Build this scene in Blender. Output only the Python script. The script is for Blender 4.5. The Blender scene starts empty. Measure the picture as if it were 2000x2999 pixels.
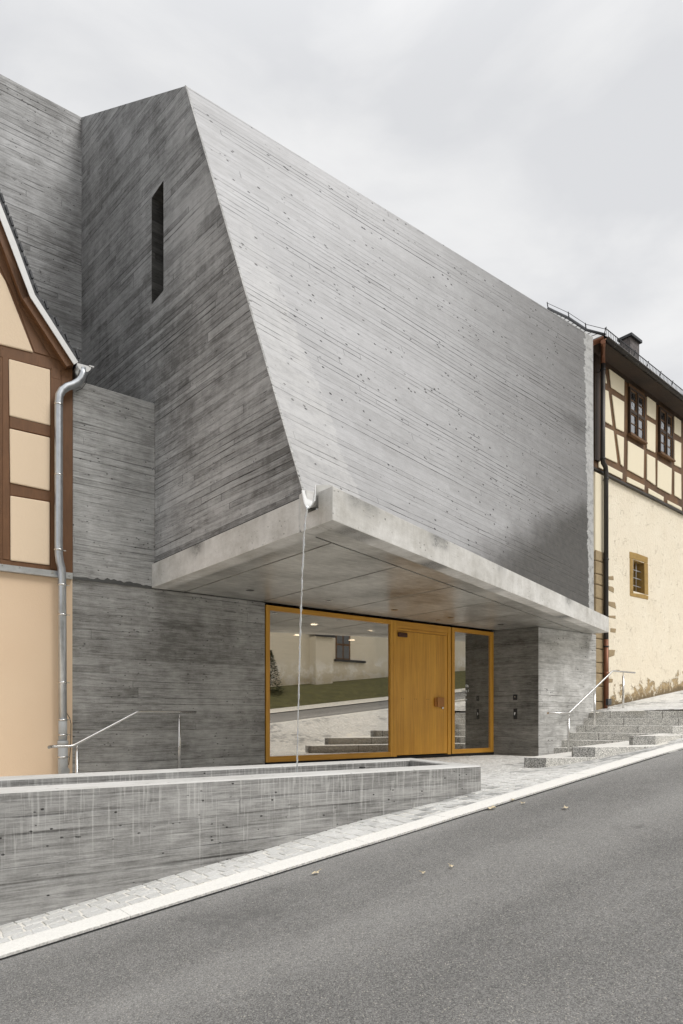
import bpy, bmesh, math, random
import numpy as np
from mathutils import Vector, Matrix
random.seed(7)
R = math.radians
C = bpy.context.scene.collection
S = bpy.context.scene

# ------------------------------------------------------------------ camera, sky, sun, exposure
# world axes: X runs along the entrance wall (uphill), Y runs into the building, z = 0 is the door sill
EYE = 0.78
CX, CY = 0.61811, 0.78609
cam = bpy.data.cameras.new('camera'); camo = bpy.data.objects.new('camera', cam); C.objects.link(camo)
camo.location = (0, 0, EYE)
camo.rotation_euler = (R(90), 0, math.atan2(CY, CX) - R(90))
cam.sensor_fit = 'HORIZONTAL'; cam.sensor_width = 24; cam.lens = 24; cam.shift_y = 0.30275
cam.clip_start = 0.05; cam.clip_end = 2000
S.camera = camo
S.view_settings.view_transform = 'Standard'; S.view_settings.look = 'None'
S.view_settings.gamma = 1; S.view_settings.exposure = 0.35; S.view_settings.use_curve_mapping = False

SUN_DIR = Vector((0.30, -0.62, 0.80)).normalized()     # towards the bright part of the overcast sky
sun = bpy.data.lights.new('sun', 'SUN'); suno = bpy.data.objects.new('sun', sun); C.objects.link(suno)
sun.energy = 1.5; sun.angle = R(24); sun.color = (1.0, 0.975, 0.94)
suno.rotation_euler = SUN_DIR.to_track_quat('Z', 'Y').to_euler(); suno.location = (5, -10, 30)

wd = bpy.data.worlds.new('World'); S.world = wd; wd.use_nodes = True
nt = wd.node_tree; nt.nodes.clear()
def wn(t, **k):
    n = nt.nodes.new(t)
    for a, b in k.items(): setattr(n, a, b)
    return n
wo = wn('ShaderNodeOutputWorld'); bg = wn('ShaderNodeBackground'); bg.inputs[1].default_value = 0.1
sky = wn('ShaderNodeTexSky', sky_type='NISHITA', sun_disc=False)
sky.sun_elevation = math.asin(SUN_DIR.z); sky.sun_rotation = math.atan2(SUN_DIR.x, SUN_DIR.y)
tc = wn('ShaderNodeTexCoord'); mp = wn('ShaderNodeMapping'); mp.inputs['Scale'].default_value = (1, 1, 2.2)
n1 = wn('ShaderNodeTexNoise'); n1.inputs['Scale'].default_value = 3.4; n1.inputs['Detail'].default_value = 7; n1.inputs['Roughness'].default_value = .52
n1.inputs['Distortion'].default_value = .35
cr = wn('ShaderNodeValToRGB')
cr.color_ramp.elements[0].position = .36; cr.color_ramp.elements[0].color = (5.9, 5.95, 6.08, 1)
cr.color_ramp.elements[1].position = .64; cr.color_ramp.elements[1].color = (7.3, 7.28, 7.25, 1)
mx = wn('ShaderNodeMix', data_type='RGBA'); mx.inputs[0].default_value = 0.96
nt.links.new(tc.outputs['Generated'], mp.inputs[0]); nt.links.new(mp.outputs[0], n1.inputs[0])
nt.links.new(n1.outputs[0], cr.inputs[0]); nt.links.new(sky.outputs[0], mx.inputs[6]); nt.links.new(cr.outputs[0], mx.inputs[7])
# an overcast sky is brightest overhead
sx_ = wn('ShaderNodeSeparateXYZ'); zr_ = wn('ShaderNodeMapRange', interpolation_type='SMOOTHSTEP'); zr_.inputs[1].default_value = .66; zr_.inputs[2].default_value = 1.0; zr_.inputs[3].default_value = 1.0; zr_.inputs[4].default_value = 2.0
vm_ = wn('ShaderNodeVectorMath', operation='SCALE')
nt.links.new(tc.outputs['Generated'], sx_.inputs[0]); nt.links.new(sx_.outputs[2], zr_.inputs[0]); nt.links.new(mx.outputs[2], vm_.inputs[0]); nt.links.new(zr_.outputs[0], vm_.inputs['Scale'])
nt.links.new(vm_.outputs[0], bg.inputs[0]); nt.links.new(bg.outputs[0], wo.inputs[0])

# ------------------------------------------------------------------ survey helpers (photo point -> place on a known plane)
def ray(px, py):
    k = (px - 1000) / 2000
    return Vector((CX + k * CY, CY - k * CX, (2105 - py) / 2000))
def on(px, py, p, d, off=0.0):
    """point on the vertical plane through p along d, moved off metres towards the street"""
    n = Vector((-d[1], d[0])); r = ray(px, py)
    t = (n.dot(Vector(p[:2])) - off) / n.dot(Vector(r[:2]))
    return Vector((r.x * t, r.y * t, r.z * t + EYE))
def atz(px, py, z):
    r = ray(px, py); t = (z - EYE) / r.z
    return Vector((r.x * t, r.y * t, z))

# ------------------------------------------------------------------ objects
WL = {}
def tag(o, label=None, cat=None, group=None, kind=None):
    if label: o['label'] = label
    if cat: o['category'] = cat
    if group: o['group'] = group
    if kind: o['kind'] = kind
    return o
def thing(name, loc, label, cat, group=None):
    o = bpy.data.objects.new(name, None); C.objects.link(o); o.location = loc; o.empty_display_size = .3
    WL[o] = Vector(loc); return tag(o, label, cat, group)

class MB:
    def __init__(s): s.v = []; s.f = []; s.uv = []; s.smooth = []
    def face(s, pts, uv=None, smooth=False):
        i = len(s.v); s.v += [Vector(p) for p in pts]; s.f.append(list(range(i, i + len(pts)))); s.uv.append(uv); s.smooth.append(smooth)
    def box(s, a, b):
        x0, y0, z0 = (min(a[i], b[i]) for i in range(3)); x1, y1, z1 = (max(a[i], b[i]) for i in range(3))
        s.prism([(x0, y0), (x1, y0), (x1, y1), (x0, y1)], z0, z1)
    def prism(s, poly, z0, z1):
        poly = [Vector((p[0], p[1])) for p in poly]
        ar = sum(poly[i].x * poly[(i + 1) % len(poly)].y - poly[(i + 1) % len(poly)].x * poly[i].y for i in range(len(poly)))
        if ar < 0: poly = poly[::-1]
        s.solid([Vector((p.x, p.y, z0)) for p in poly], Vector((0, 0, z1 - z0)))
    def solid(s, pts, vec):
        """closed solid: polygon pts swept by vec (either winding)"""
        pts = [Vector(p) for p in pts]; vec = Vector(vec); n = len(pts); nn = Vector((0, 0, 0))
        for i in range(1, n - 1): nn += (pts[i] - pts[0]).cross(pts[i + 1] - pts[0])
        if nn.dot(vec) < 0: pts = pts[::-1]
        i = len(s.v); s.v += pts + [p + vec for p in pts]
        fs = [list(range(i + n - 1, i - 1, -1)), list(range(i + n, i + 2 * n))] + [[i + j, i + (j + 1) % n, i + n + (j + 1) % n, i + n + j] for j in range(n)]
        s.f += fs; s.uv += [None] * len(fs); s.smooth += [False] * len(fs)
    def bar(s, a, b, w, h, up=(0, 0, 1)):
        a = Vector(a); b = Vector(b); d = (b - a).normalized(); r = d.cross(Vector(up)).normalized(); u = r.cross(d)
        s.solid([a - r * w / 2 - u * h / 2, a + r * w / 2 - u * h / 2, a + r * w / 2 + u * h / 2, a - r * w / 2 + u * h / 2], b - a)
    def tube(s, path, r, n=12, cap=True, arc=(0, 360)):
        path = [Vector(p) for p in path]; rs = r if isinstance(r, (list, tuple)) else [r] * len(path); rings = []; up = None
        closed = arc == (0, 360); m = n if closed else n + 1
        for k, p in enumerate(path):
            d = ((path[k + 1] if k + 1 < len(path) else p) - (path[k - 1] if k else p)).normalized()
            if up is None:
                up = Vector((0, 0, 1)) if abs(d.z) < .9 else Vector((1, 0, 0))
            x = d.cross(up).normalized(); up = x.cross(d).normalized()
            ring = []
            for j in range(m):
                a = R(arc[0] + (arc[1] - arc[0]) * j / n)
                ring.append(len(s.v)); s.v.append(p + (x * math.cos(a) + up * math.sin(a)) * rs[k])
            rings.append(ring)
        for k in range(len(rings) - 1):
            for j in range(n):
                a, b = rings[k][j], rings[k][(j + 1) % m]; c, d2 = rings[k + 1][(j + 1) % m], rings[k + 1][j]
                s.f.append([a, b, c, d2]); s.uv.append(None); s.smooth.append(True)
        if cap and closed:
            s.f += [rings[0][::-1], rings[-1][:]]; s.uv += [None, None]; s.smooth += [False, False]
    def each(s, name, mat, parent=None, **k):
        par = list(range(len(s.v)))
        def find(i):
            while par[i] != i: par[i] = par[par[i]]; i = par[i]
            return i
        for f in s.f:
            for i in f[1:]: par[find(i)] = find(f[0])
        groups = {}
        for n_, f in enumerate(s.f): groups.setdefault(find(f[0]), []).append(n_)
        res = []
        for g_ in groups.values():
            m2 = MB(); mp_ = {}
            for n_ in g_:
                for i in s.f[n_]:
                    if i not in mp_: mp_[i] = len(m2.v); m2.v.append(s.v[i])
                m2.f.append([mp_[i] for i in s.f[n_]]); m2.uv.append(s.uv[n_]); m2.smooth.append(s.smooth[n_])
            res.append(m2.build(name, mat, parent, **k))
        return res[0]
    def build(s, name, mat, parent=None, bevel=0, loc=None, uvf=None, merge=False, solidify=0):
        v = s.v
        if parent is None:
            if loc is None:
                xs = [p.x for p in v]; ys = [p.y for p in v]; zs = [p.z for p in v]
                loc = Vector(((min(xs) + max(xs)) / 2, (min(ys) + max(ys)) / 2, min(zs)))
            base = Vector(loc); wl = base
        else:
            xs = [p.x for p in v]; ys = [p.y for p in v]; zs = [p.z for p in v]
            base = Vector(((min(xs) + max(xs)) / 2, (min(ys) + max(ys)) / 2, min(zs)))
            wl = base
        me = bpy.data.meshes.new(name)
        me.from_pydata([(p - base)[:] for p in v], [], s.f)
        me.polygons.foreach_set('use_smooth', s.smooth)
        uvl = me.uv_layers.new(name='UVMap').data
        for k, pl in enumerate(me.polygons):
            n = pl.normal; given = s.uv[k]
            for q, li in enumerate(pl.loop_indices):
                p = v[me.loops[li].vertex_index]
                if given is not None: uvl[li].uv = given[q]
                elif uvf: uvl[li].uv = uvf(p, n)
                else:
                    ax, ay, az = abs(n.x), abs(n.y), abs(n.z)
                    if az > ax and az > ay: uvl[li].uv = (p.x, p.y)
                    elif ax > ay: uvl[li].uv = (p.y + 3.3, p.z)
                    else: uvl[li].uv = (p.x, p.z)
        if merge:
            bm = bmesh.new(); bm.from_mesh(me); bmesh.ops.remove_doubles(bm, verts=bm.verts, dist=1e-5); bm.to_mesh(me); bm.free()
        o = bpy.data.objects.new(name, me); C.objects.link(o)
        for m in (mat if isinstance(mat, (list, tuple)) else [mat]): me.materials.append(m)
        WL[o] = wl
        if parent is not None:
            o.parent = parent; o.location = base - WL[parent]
        else: o.location = base
        if bevel:
            b = o.modifiers.new('bevel', 'BEVEL'); b.width = bevel; b.segments = 2; b.limit_method = 'ANGLE'; b.angle_limit = R(40)
        if solidify:
            b = o.modifiers.new('solid', 'SOLIDIFY'); b.thickness = solidify; b.offset = 0
        return o

# ------------------------------------------------------------------ materials
class N:
    def __init__(s, name, rough=.6, spec=.5):
        s.m = bpy.data.materials.new(name); s.m.use_nodes = True; s.t = s.m.node_tree; s.t.nodes.clear()
        s.out = s.t.nodes.new('ShaderNodeOutputMaterial'); s.b = s.t.nodes.new('ShaderNodeBsdfPrincipled')
        s.t.links.new(s.b.outputs[0], s.out.inputs[0]); s.set(s.b.inputs['Roughness'], rough); s.set(s.b.inputs['Specular IOR Level'], spec)
        s.co = s.t.nodes.new('ShaderNodeTexCoord')
    def set(s, inp, v):
        if isinstance(v, bpy.types.NodeSocket): s.t.links.new(v, inp)
        elif isinstance(v, (tuple, list)): inp.default_value = tuple(v) + ((1,) if len(v) == 3 and inp.type == 'RGBA' else ())
        else: inp.default_value = v
    def math(s, op, a, b=0.0, c=None, clamp=False):
        n = s.t.nodes.new('ShaderNodeMath'); n.operation = op; n.use_clamp = clamp; s.set(n.inputs[0], a); s.set(n.inputs[1], b)
        if c is not None: s.set(n.inputs[2], c)
        return n.outputs[0]
    def add(s, a, b): return s.math('ADD', a, b)
    def mul(s, a, b): return s.math('MULTIPLY', a, b)
    def sub(s, a, b): return s.math('SUBTRACT', a, b)
    def step(s, x, a, b, lo=0.0, hi=1.0):
        n = s.t.nodes.new('ShaderNodeMapRange'); n.interpolation_type = 'SMOOTHSTEP'
        s.set(n.inputs[0], x); s.set(n.inputs[1], a); s.set(n.inputs[2], b); s.set(n.inputs[3], lo); s.set(n.inputs[4], hi); return n.outputs[0]
    def sep(s, v):
        n = s.t.nodes.new('ShaderNodeSeparateXYZ'); s.set(n.inputs[0], v); return n.outputs
    def comb(s, x, y, z=0.0):
        n = s.t.nodes.new('ShaderNodeCombineXYZ'); s.set(n.inputs[0], x); s.set(n.inputs[1], y); s.set(n.inputs[2], z); return n.outputs[0]
    def noise(s, v, scale=1, detail=4, rough=.5, dist=0.0, color=False):
        n = s.t.nodes.new('ShaderNodeTexNoise'); s.set(n.inputs['Vector'], v); n.inputs['Scale'].default_value = scale
        n.inputs['Detail'].default_value = detail; n.inputs['Roughness'].default_value = rough; n.inputs['Distortion'].default_value = dist
        return n.outputs[1 if color else 0]
    def voro(s, v, scale, feature='F1', out=0, rnd=1.0):
        n = s.t.nodes.new('ShaderNodeTexVoronoi'); n.feature = feature; s.set(n.inputs['Vector'], v); n.inputs['Scale'].default_value = scale
        n.inputs['Randomness'].default_value = rnd; return n.outputs[out]
    def white(s, v):
        n = s.t.nodes.new('ShaderNodeTexWhiteNoise'); n.noise_dimensions = '3D'; s.set(n.inputs[0], v); return n.outputs[0]
    def mix(s, f, a, b, mode='MIX'):
        n = s.t.nodes.new('ShaderNodeMix'); n.data_type = 'RGBA'; n.blend_type = mode; n.clamp_factor = True
        s.set(n.inputs[0], f); s.set(n.inputs[6], a); s.set(n.inputs[7], b); return n.outputs[2]
    def grey(s, v): return s.comb(v, v, v)
    def scale(s, v, k):
        n = s.t.nodes.new('ShaderNodeMapping'); s.set(n.inputs[0], v); n.inputs['Scale'].default_value = k; return n.outputs[0]
    def bump(s, h, dist=.01, strength=1.0):
        n = s.t.nodes.new('ShaderNodeBump'); s.set(n.inputs['Height'], h); n.inputs['Distance'].default_value = dist; n.inputs['Strength'].default_value = strength
        s.t.links.new(n.outputs[0], s.b.inputs['Normal']); return n
    def col(s, v): s.set(s.b.inputs['Base Color'], v)

def conc(name, dark, light, bw=.11, joint=.6, pit=.4, streak=.25, grain=.35, rough=.62, bd=.006, board=.35, spec=.4, extra=None, blen=2.6, tint=(1, .985, .955), drip=0, gain=1.45, jw=.09, ps=17.0, pr=(.10, .20), jd=.22, pth=(.47, .60), opn=.7, bk=1.25):
    """board-marked concrete in metres of UV: u along the boards, v across"""
    n = N(name, rough, spec); u, v, _ = n.sep(n.co.outputs['UV'])
    wob = n.noise(n.comb(n.mul(u, .35), n.mul(v, .35)), 1, 2)
    vb = n.add(n.add(n.math('DIVIDE', v, bw), n.mul(wob, .5)), n.mul(n.noise(n.comb(0.0, n.mul(v, .33 / bw), 4.4), 1, 1), 1.7)); idx = n.math('FLOOR', vb); f = n.math('FRACT', vb)
    r1 = n.white(n.comb(idx, 3.7)); ub = n.add(n.math('DIVIDE', u, blen), n.mul(r1, 9.0)); ui = n.math('FLOOR', ub); uf = n.math('FRACT', ub)
    r2 = n.white(n.comb(idx, ui, 5.1)); r3 = n.white(n.comb(idx, ui, 9.3))
    gv = n.comb(n.add(n.mul(u, 2.6), n.mul(r2, 40.0)), n.mul(v, 48.0), n.mul(r2, 17.0))
    g = n.noise(gv, 1.0, 5, .68, 1.0)
    blot = n.noise(n.comb(u, v, 2.0), .9, 6, .62, .4); blot2 = n.noise(n.comb(n.mul(u, 1.0), n.mul(v, 1.6), 8.0), 5.0, 6, .7)
    st = n.noise(n.comb(n.mul(u, 7.0), n.mul(v, .8), 4.0), 1.0, 6, .7, .6)
    fine = n.noise(n.comb(u, v, 1.0), 55, 3, .7)
    t = n.add(.5, n.mul(n.sub(r2, .5), board)); t = n.add(t, n.mul(n.sub(g, .5), grain)); t = n.add(t, n.mul(n.sub(blot, .5), bk))
    t = n.add(t, n.mul(n.sub(blot2, .5), .7)); t = n.add(t, n.mul(n.sub(st, .5), streak)); t = n.add(t, n.mul(n.sub(fine, .5), .3))
    t = n.math('ADD', n.mul(n.sub(t, .5), gain), .5, clamp=True)
    c = n.mix(t, tuple(dark[i] * tint[i] for i in range(3)), tuple(light))
    e = n.math('MINIMUM', f, n.sub(1.0, f)); jn = n.noise(n.comb(n.mul(u, 1.1), idx, 1.5), 1, 4, .65); js = n.mul(n.step(jn, .32, .60, .15, 1.0), n.step(r1, .0, 1.0, .35, 1.25))
    jstr = n.mul(js, n.step(r3, .15, .7)); jl = n.mul(n.step(e, .03, .03 + jw, 1.0, 0.0), jstr)
    op_ = n.mul(n.step(e, .04, .14, 1.0, 0.0), n.mul(n.step(jn, .57, .63), n.step(r1, .45, .65)))
    be = n.mul(n.step(n.mul(n.math('MINIMUM', uf, n.sub(1.0, uf)), blen), .003, .012, 1.0, 0.0), n.step(r1, .5, .6))
    jl = n.math('MAXIMUM', jl, n.mul(be, .6))
    c = n.mix(n.mul(jl, joint), c, tuple(x * jd for x in dark))
    c = n.mix(n.mul(op_, opn), c, (.02, .019, .018)); jl = n.math('MAXIMUM', jl, op_)
    pv = n.voro(n.comb(n.mul(u, .62), v, 3.0), ps)
    pm = n.mul(n.step(pv, pr[0], pr[1], 1.0, 0.0), n.step(n.noise(n.comb(u, n.mul(v, 1.8), 6.0), 1.7, 4, .7), pth[0], pth[1]))
    pv2 = n.step(n.voro(n.comb(n.mul(u, .8), n.mul(v, 1.2), 7.0), 6.0), .035, .06, 1.0, 0.0)
    pm = n.math('MAXIMUM', pm, n.mul(pv2, n.step(blot2, .48, .56)))
    c = n.mix(n.mul(pm, pit), c, (.015, .014, .013))
    h = n.add(n.mul(r2, .35), n.mul(g, .28)); h = n.add(h, n.mul(blot2, .2)); h = n.sub(h, n.mul(jl, .8)); h = n.sub(h, n.mul(pm, .9)); h = n.add(h, n.mul(fine, .12))
    if drip:
        dm = n.noise(n.comb(n.mul(u, 44.0), n.mul(v, 2.0), 3.0), 1.0, 3, .6, .5)
        reach = n.add(.04, n.mul(n.step(n.noise(n.comb(n.mul(u, 7.0), 0.0, 5.0), 1.0, 4, .8), .34, .66), .85)); dd = n.sub(.28, v)
        dm = n.mul(n.step(dm, .50, .66), n.step(dd, n.mul(reach, .45), reach, 1.0, 0.0))
        c = n.mix(n.mul(dm, drip), c, (.66, .655, .64))
    ctx = dict(n=n, u=u, v=v, blot=blot, blot2=blot2, c=c, jl=jl, fine=fine, pm=pm, g=g)
    if extra: c = extra(ctx)
    n.col(c); n.bump(h, bd); return n.m

def slant_extra(x):
    n, u, v, c = x['n'], x['u'], x['v'], x['c']
    w = n.noise(n.comb(u, n.mul(v, 1.0), 11.0), 1.3, 6, .65)
    w2 = n.noise(n.comb(n.mul(u, .7), n.mul(v, 4.0), 12.0), 3, 6, .65)
    wob = n.add(n.mul(n.sub(w, .5), 1.6), n.mul(n.sub(w2, .5), 1.0))
    # damp dark bottom corner at the uphill end
    m1 = n.step(n.add(n.sub(n.mul(n.sub(u, 4.3), .52), v), n.mul(wob, .40)), -1.05, .50)
    # damp patch half way up, and the dull uphill end as a whole
    du = n.mul(n.sub(u, 9.9), .42); dv = n.sub(v, 4.7); d = n.math('SQRT', n.add(n.mul(du, du), n.mul(dv, dv)))
    m2 = n.step(n.add(d, n.mul(wob, -.5)), .10, .95, .80, 0.0)
    m3 = n.mul(n.step(n.add(u, n.mul(wob, 1.2)), 2.5, 10.5), .62)
    m = n.math('MAXIMUM', m1, n.math('MAXIMUM', m2, m3))
    c = n.mix(n.mul(m, .93), c, n.mix(n.step(x['blot2'], .35, .65), (.045, .042, .037), (.075, .070, .062)))
    # cement skin near the downhill arris, with a ragged edge
    ed = n.sub(n.add(u, n.mul(n.sub(w, .5), .35)), n.add(n.sub(1.25, n.mul(v, .155)), n.mul(n.sub(x['blot2'], .5), .5)))
    skin = n.step(ed, -.02, .02, 1.0, 0.0)
    c = n.mix(n.mul(skin, n.mul(n.step(v, 2.5, 5.5, 1.0, .25), n.step(x['blot2'], .3, .6, .05, .30))), c, (.64, .63, .61))
    # lime run along the uphill arris
    run = n.step(n.add(u, n.mul(n.sub(n.noise(n.comb(n.mul(u, 2), n.mul(v, 3.0), 1.0), 2.6, 5, .75), .5), .45)), 10.18, 10.21)
    c = n.mix(n.mul(run, n.step(x['blot2'], .3, .55, .3, .85)), c, (.52, .52, .51))
    n.set(n.b.inputs['Specular IOR Level'], n.sub(.5, n.mul(m, .30))); rg = n.add(.40, n.mul(m, .02)); n.set(n.b.inputs['Roughness'], n.add(rg, n.mul(x['blot2'], .16)))
    return c

M = {}
M['side'] = conc('concrete_side', (.135, .135, .135), (.49, .49, .49), bw=.085, joint=.95, pit=.6, streak=.35, grain=1.25, board=.32, blen=3.6, jw=.09, bk=1.2, gain=1.4)
M['slant'] = conc('concrete_slant', (.28, .28, .288), (.53, .53, .54), bw=.105, joint=.85, pit=1.0, streak=.1, grain=.9, rough=.40, spec=.5, board=.22, extra=slant_extra, blen=6.0, gain=1.0, jw=.09, ps=9.0, pr=(.11, .18), jd=.2, pth=(.49, .54), opn=1.0, bk=.7)
M['slot'] = conc('concrete_slot_shaded', (.035, .034, .032), (.14, .138, .13), bw=.085, grain=1.2)  # shade inside the slot put into a darker concrete colour
M['wall'] = conc('concrete_wall', (.15, .147, .14), (.50, .495, .48), bw=.125, joint=.35, pit=.7, streak=.18, grain=1.3, board=.22, bd=.007, blen=4, gain=1.4, bk=1.1, opn=.5)
M['back'] = conc('concrete_back', (.20, .20, .20), (.56, .56, .56), bw=.12, joint=.7, pit=1.0, streak=.1, grain=1.5, board=.2, jw=.10, gain=1.5)
M['annex'] = conc('concrete_annex', (.22, .22, .217), (.58, .58, .57), bw=.105, joint=.45, pit=.9, streak=.2, grain=1.6, board=.12, blen=4, opn=.5)
M['pier'] = conc('concrete_pier', (.24, .238, .23), (.74, .735, .72), bw=.13, joint=.4, pit=.9, streak=.2, grain=1.3, board=.12, ps=12, opn=.3)
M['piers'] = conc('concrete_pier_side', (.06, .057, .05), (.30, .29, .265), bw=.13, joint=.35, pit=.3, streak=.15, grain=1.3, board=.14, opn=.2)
M['fount'] = conc('concrete_trough', (.14, .14, .138), (.46, .455, .445), bw=.112, joint=.38, pit=.9, streak=.3, grain=1.5, board=.12, drip=.40, blen=9, jw=.09, ps=16.0, pr=(.08, .15), pth=(.44, .52), gain=1.25, bk=1.1, opn=.55)
M['ftop'] = conc('concrete_trough_rim', (.46, .46, .445), (.68, .675, .66), bw=3.0, joint=0, pit=.6, streak=0, grain=.15, board=0, rough=.7)
def band_extra(x):
    n, u, v, c = x['n'], x['u'], x['v'], x['c']
    algae = n.mul(n.step(n.add(v, n.mul(n.sub(x['blot2'], .5), .5)), 2.98, 3.2), n.step(n.noise(n.comb(n.mul(u, .55), 0.0, 3.0), 1.0, 3, .6), .50, .64))
    return n.mix(n.mul(algae, n.step(x['fine'], .35, .6, .5, .95)), c, (.10, .10, .098))
M['band'] = conc('concrete_band', (.42, .41, .385), (.80, .79, .77), bw=5, joint=0, pit=.5, streak=.45, grain=.15, board=0, extra=band_extra)
M['soffit'] = conc('concrete_soffit', (.15, .146, .136), (.54, .53, .495), bw=9, joint=0, pit=.1, streak=.0, grain=1.1, board=0, rough=.30, spec=.6, bd=.003, bk=1.5, opn=0)

def simple(name, col, rough=.5, metal=0.0, nscale=0, namp=.3, bump=0, spec=.5, vec=None):
    n = N(name, rough, spec); n.b.inputs['Metallic'].default_value = metal
    if nscale:
        co = n.co.outputs['Object'] if vec is None else n.scale(n.co.outputs['Object'], vec)
        x = n.noise(co, nscale, 6, .6); n.col(n.mix(x, tuple(c * (1 - namp) for c in col), tuple(min(1, c * (1 + namp)) for c in col)))
        if bump: n.bump(x, bump)
        n.set(n.b.inputs['Roughness'], n.add(rough - .08, n.mul(x, .16)))
    else: n.col(col)
    return n.m
M['steel'] = simple('brushed_steel', (.66, .65, .63), .25, 1.0)
M['zinc'] = simple('galvanised_zinc', (.52, .54, .56), .34, .9, 9, .3)
M['zincw'] = simple('pale_zinc_sheet', (.66, .66, .65), .45, .15, 5, .12)
M['slate'] = simple('black_slate', (.03, .032, .036), .5, 0, 12, .4, .01)
M['black'] = simple('black_metal', (.012, .012, .013), .4)
M['gap'] = simple('dark_gap', (.01, .01, .01), .9)
M['copperdark'] = simple('patinated_copper', (.055, .050, .046), .42, .6, 6, .45)
M['coppernew'] = simple('fresh_copper', (.20, .085, .045), .45, .5, 7, .3)
M['closer'] = simple('dark_brown_metal', (.07, .025, .012), .4, .3)

def wood_n(name, a, b, fine=60, rough=.42, vertical=True):
    n = N(name, rough); x, y, z = n.sep(n.co.outputs['Object'])
    v = n.comb(n.mul(x, fine), n.mul(y, fine), n.mul(z, 1.3)) if vertical else n.comb(n.mul(x, 1.3), n.mul(y, 1.3), n.mul(z, fine))
    g = n.noise(v, 1, 5, .6, .6); plank = n.white(n.comb(n.math('FLOOR', n.mul(x, 7.5)), 1.0)) if vertical else .5
    b2 = n.noise(n.co.outputs['Object'], 1.4, 4)
    t = n.add(n.add(n.mul(n.sub(g, .5), 1.5), .5), n.mul(n.sub(b2, .5), .5)); t = n.add(t, n.mul(n.sub(plank, .5), .3)); t = n.math('ADD', t, 0, clamp=True)
    n.col(n.mix(t, a, b)); n.bump(g, .0008); return n.m
M['oak'] = wood_n('golden_oak', (.43, .185, .02), (.84, .45, .065))
M['oakh'] = wood_n('golden_oak_rail', (.44, .19, .02), (.80, .42, .06), vertical=False)
M['handlewood'] = wood_n('handle_wood', (.30, .11, .02), (.50, .22, .05))
def brown(name, a, b, cracks=.7, nd=.008):
    n = N(name, .62); g = n.noise(n.scale(n.co.outputs['Object'], (9, 9, 1.4)), 3, 6, .65, .8); bl = n.noise(n.co.outputs['Object'], 1.7, 4)
    c = n.mix(n.math('ADD', n.mul(n.add(n.sub(g, .5), n.sub(bl, .5)), 1.6), .5, clamp=True), a, b)
    kn = n.step(n.voro(n.scale(n.co.outputs['Object'], (1, 1, .8)), 4.0), .03, .06, 1.0, 0.0)
    c = n.mix(n.mul(kn, cracks), c, tuple(x * .3 for x in a)); n.col(c); n.bump(g, nd); return n.m
M['brownpaint'] = brown('brown_painted_timber', (.115, .050, .017), (.185, .083, .031), .5, .003)
M['oldtimber'] = brown('weathered_timber', (.065, .030, .010), (.21, .105, .038))
M['darktimber'] = brown('dark_timber', (.018, .010, .005), (.050, .026, .012))
def plaster(name, a, b, bump=.004, sc=14, edge=None):
    n = N(name, .85, .2); o = n.co.outputs['Object']; g = n.noise(o, sc, 6, .6); bl = n.noise(o, .8, 4)
    c = n.mix(n.add(n.mul(bl, .7), n.mul(g, .3)), a, b)
    if edge: c = edge(n, c)
    n.col(c); n.bump(g, bump); return n.m
M['peach'] = plaster('peach_render', (.72, .53, .365), (.82, .65, .47), .002, 60)
M['peachpanel'] = plaster('pale_peach_panel', (.76, .60, .43), (.82, .67, .50), .003, 30)
M['creampanel'] = plaster('cream_panel', (.82, .73, .54), (.89, .81, .64), .004, 20)
def rough_plaster():
    n = N('rough_cream_plaster', .85, .2); g = n.co.outputs['Object']; x, y, z = n.sep(g)
    a = n.noise(g, 1.3, 5); tr = n.noise(n.scale(g, (6, 6, 3)), 1.6, 3, .5, 2.6)
    tr2 = n.voro(n.scale(g, (3.2, 3.2, 2.4)), 2.0, 'DISTANCE_TO_EDGE'); tw = n.mul(n.step(tr2, .0, .04, 1.0, 0.0), n.step(n.noise(g, 5, 3, .7), .52, .66))
    c = n.mix(a, (.80, .71, .56), (.90, .83, .69)); c = n.mix(n.mul(tw, .16), c, (.50, .39, .24))
    # decayed foot of the wall: distance above the rising ground
    wx, wy, wz = n.sep(n.t.nodes.new('ShaderNodeNewGeometry').outputs['Position']); hgt = n.sub(n.sub(wz, .965), n.mul(n.sub(wx, 15.2), .118))
    k = n.add(n.mul(n.noise(g, 3.5, 6, .7), .95), n.mul(n.noise(n.scale(g, (1, 1, .3)), 1.2, 3), .35)); rot = n.step(n.sub(hgt, n.mul(n.sub(k, .60), 2.2)), .06, .20, 1.0, 0.0)
    soot = n.step(n.sub(hgt, n.mul(n.sub(k, .6), .8)), .0, .16, 1.0, 0.0)
    c = n.mix(rot, c, n.mix(n.noise(g, 9, 5, .7), (.20, .13, .06), (.72, .56, .34))); c = n.mix(n.mul(soot, .7), c, (.09, .07, .045))
    n.col(c); n.bump(n.add(n.add(n.mul(tr, .8), n.mul(tw, .7)), n.sub(n.mul(n.noise(g, 25, 4), .3), n.mul(rot, .8))), .025); return n.m
M['oldplaster'] = rough_plaster()
M['sandstone'] = None
def stone():
    n = N('ochre_sandstone', .85, .2); g = n.co.outputs['Object']
    a = n.noise(g, 5, 6, .7); b = n.noise(g, 60, 3)
    n.col(n.mix(n.add(n.mul(a, .7), n.mul(b, .3)), (.16, .11, .06), (.58, .46, .29))); n.bump(n.add(a, n.mul(b, .5)), .015); return n.m
M['sandstone'] = stone()
M['ochre'] = simple('ochre_stone_surround', (.36, .23, .07), .85, 0, 9, .45, .01)
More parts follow.
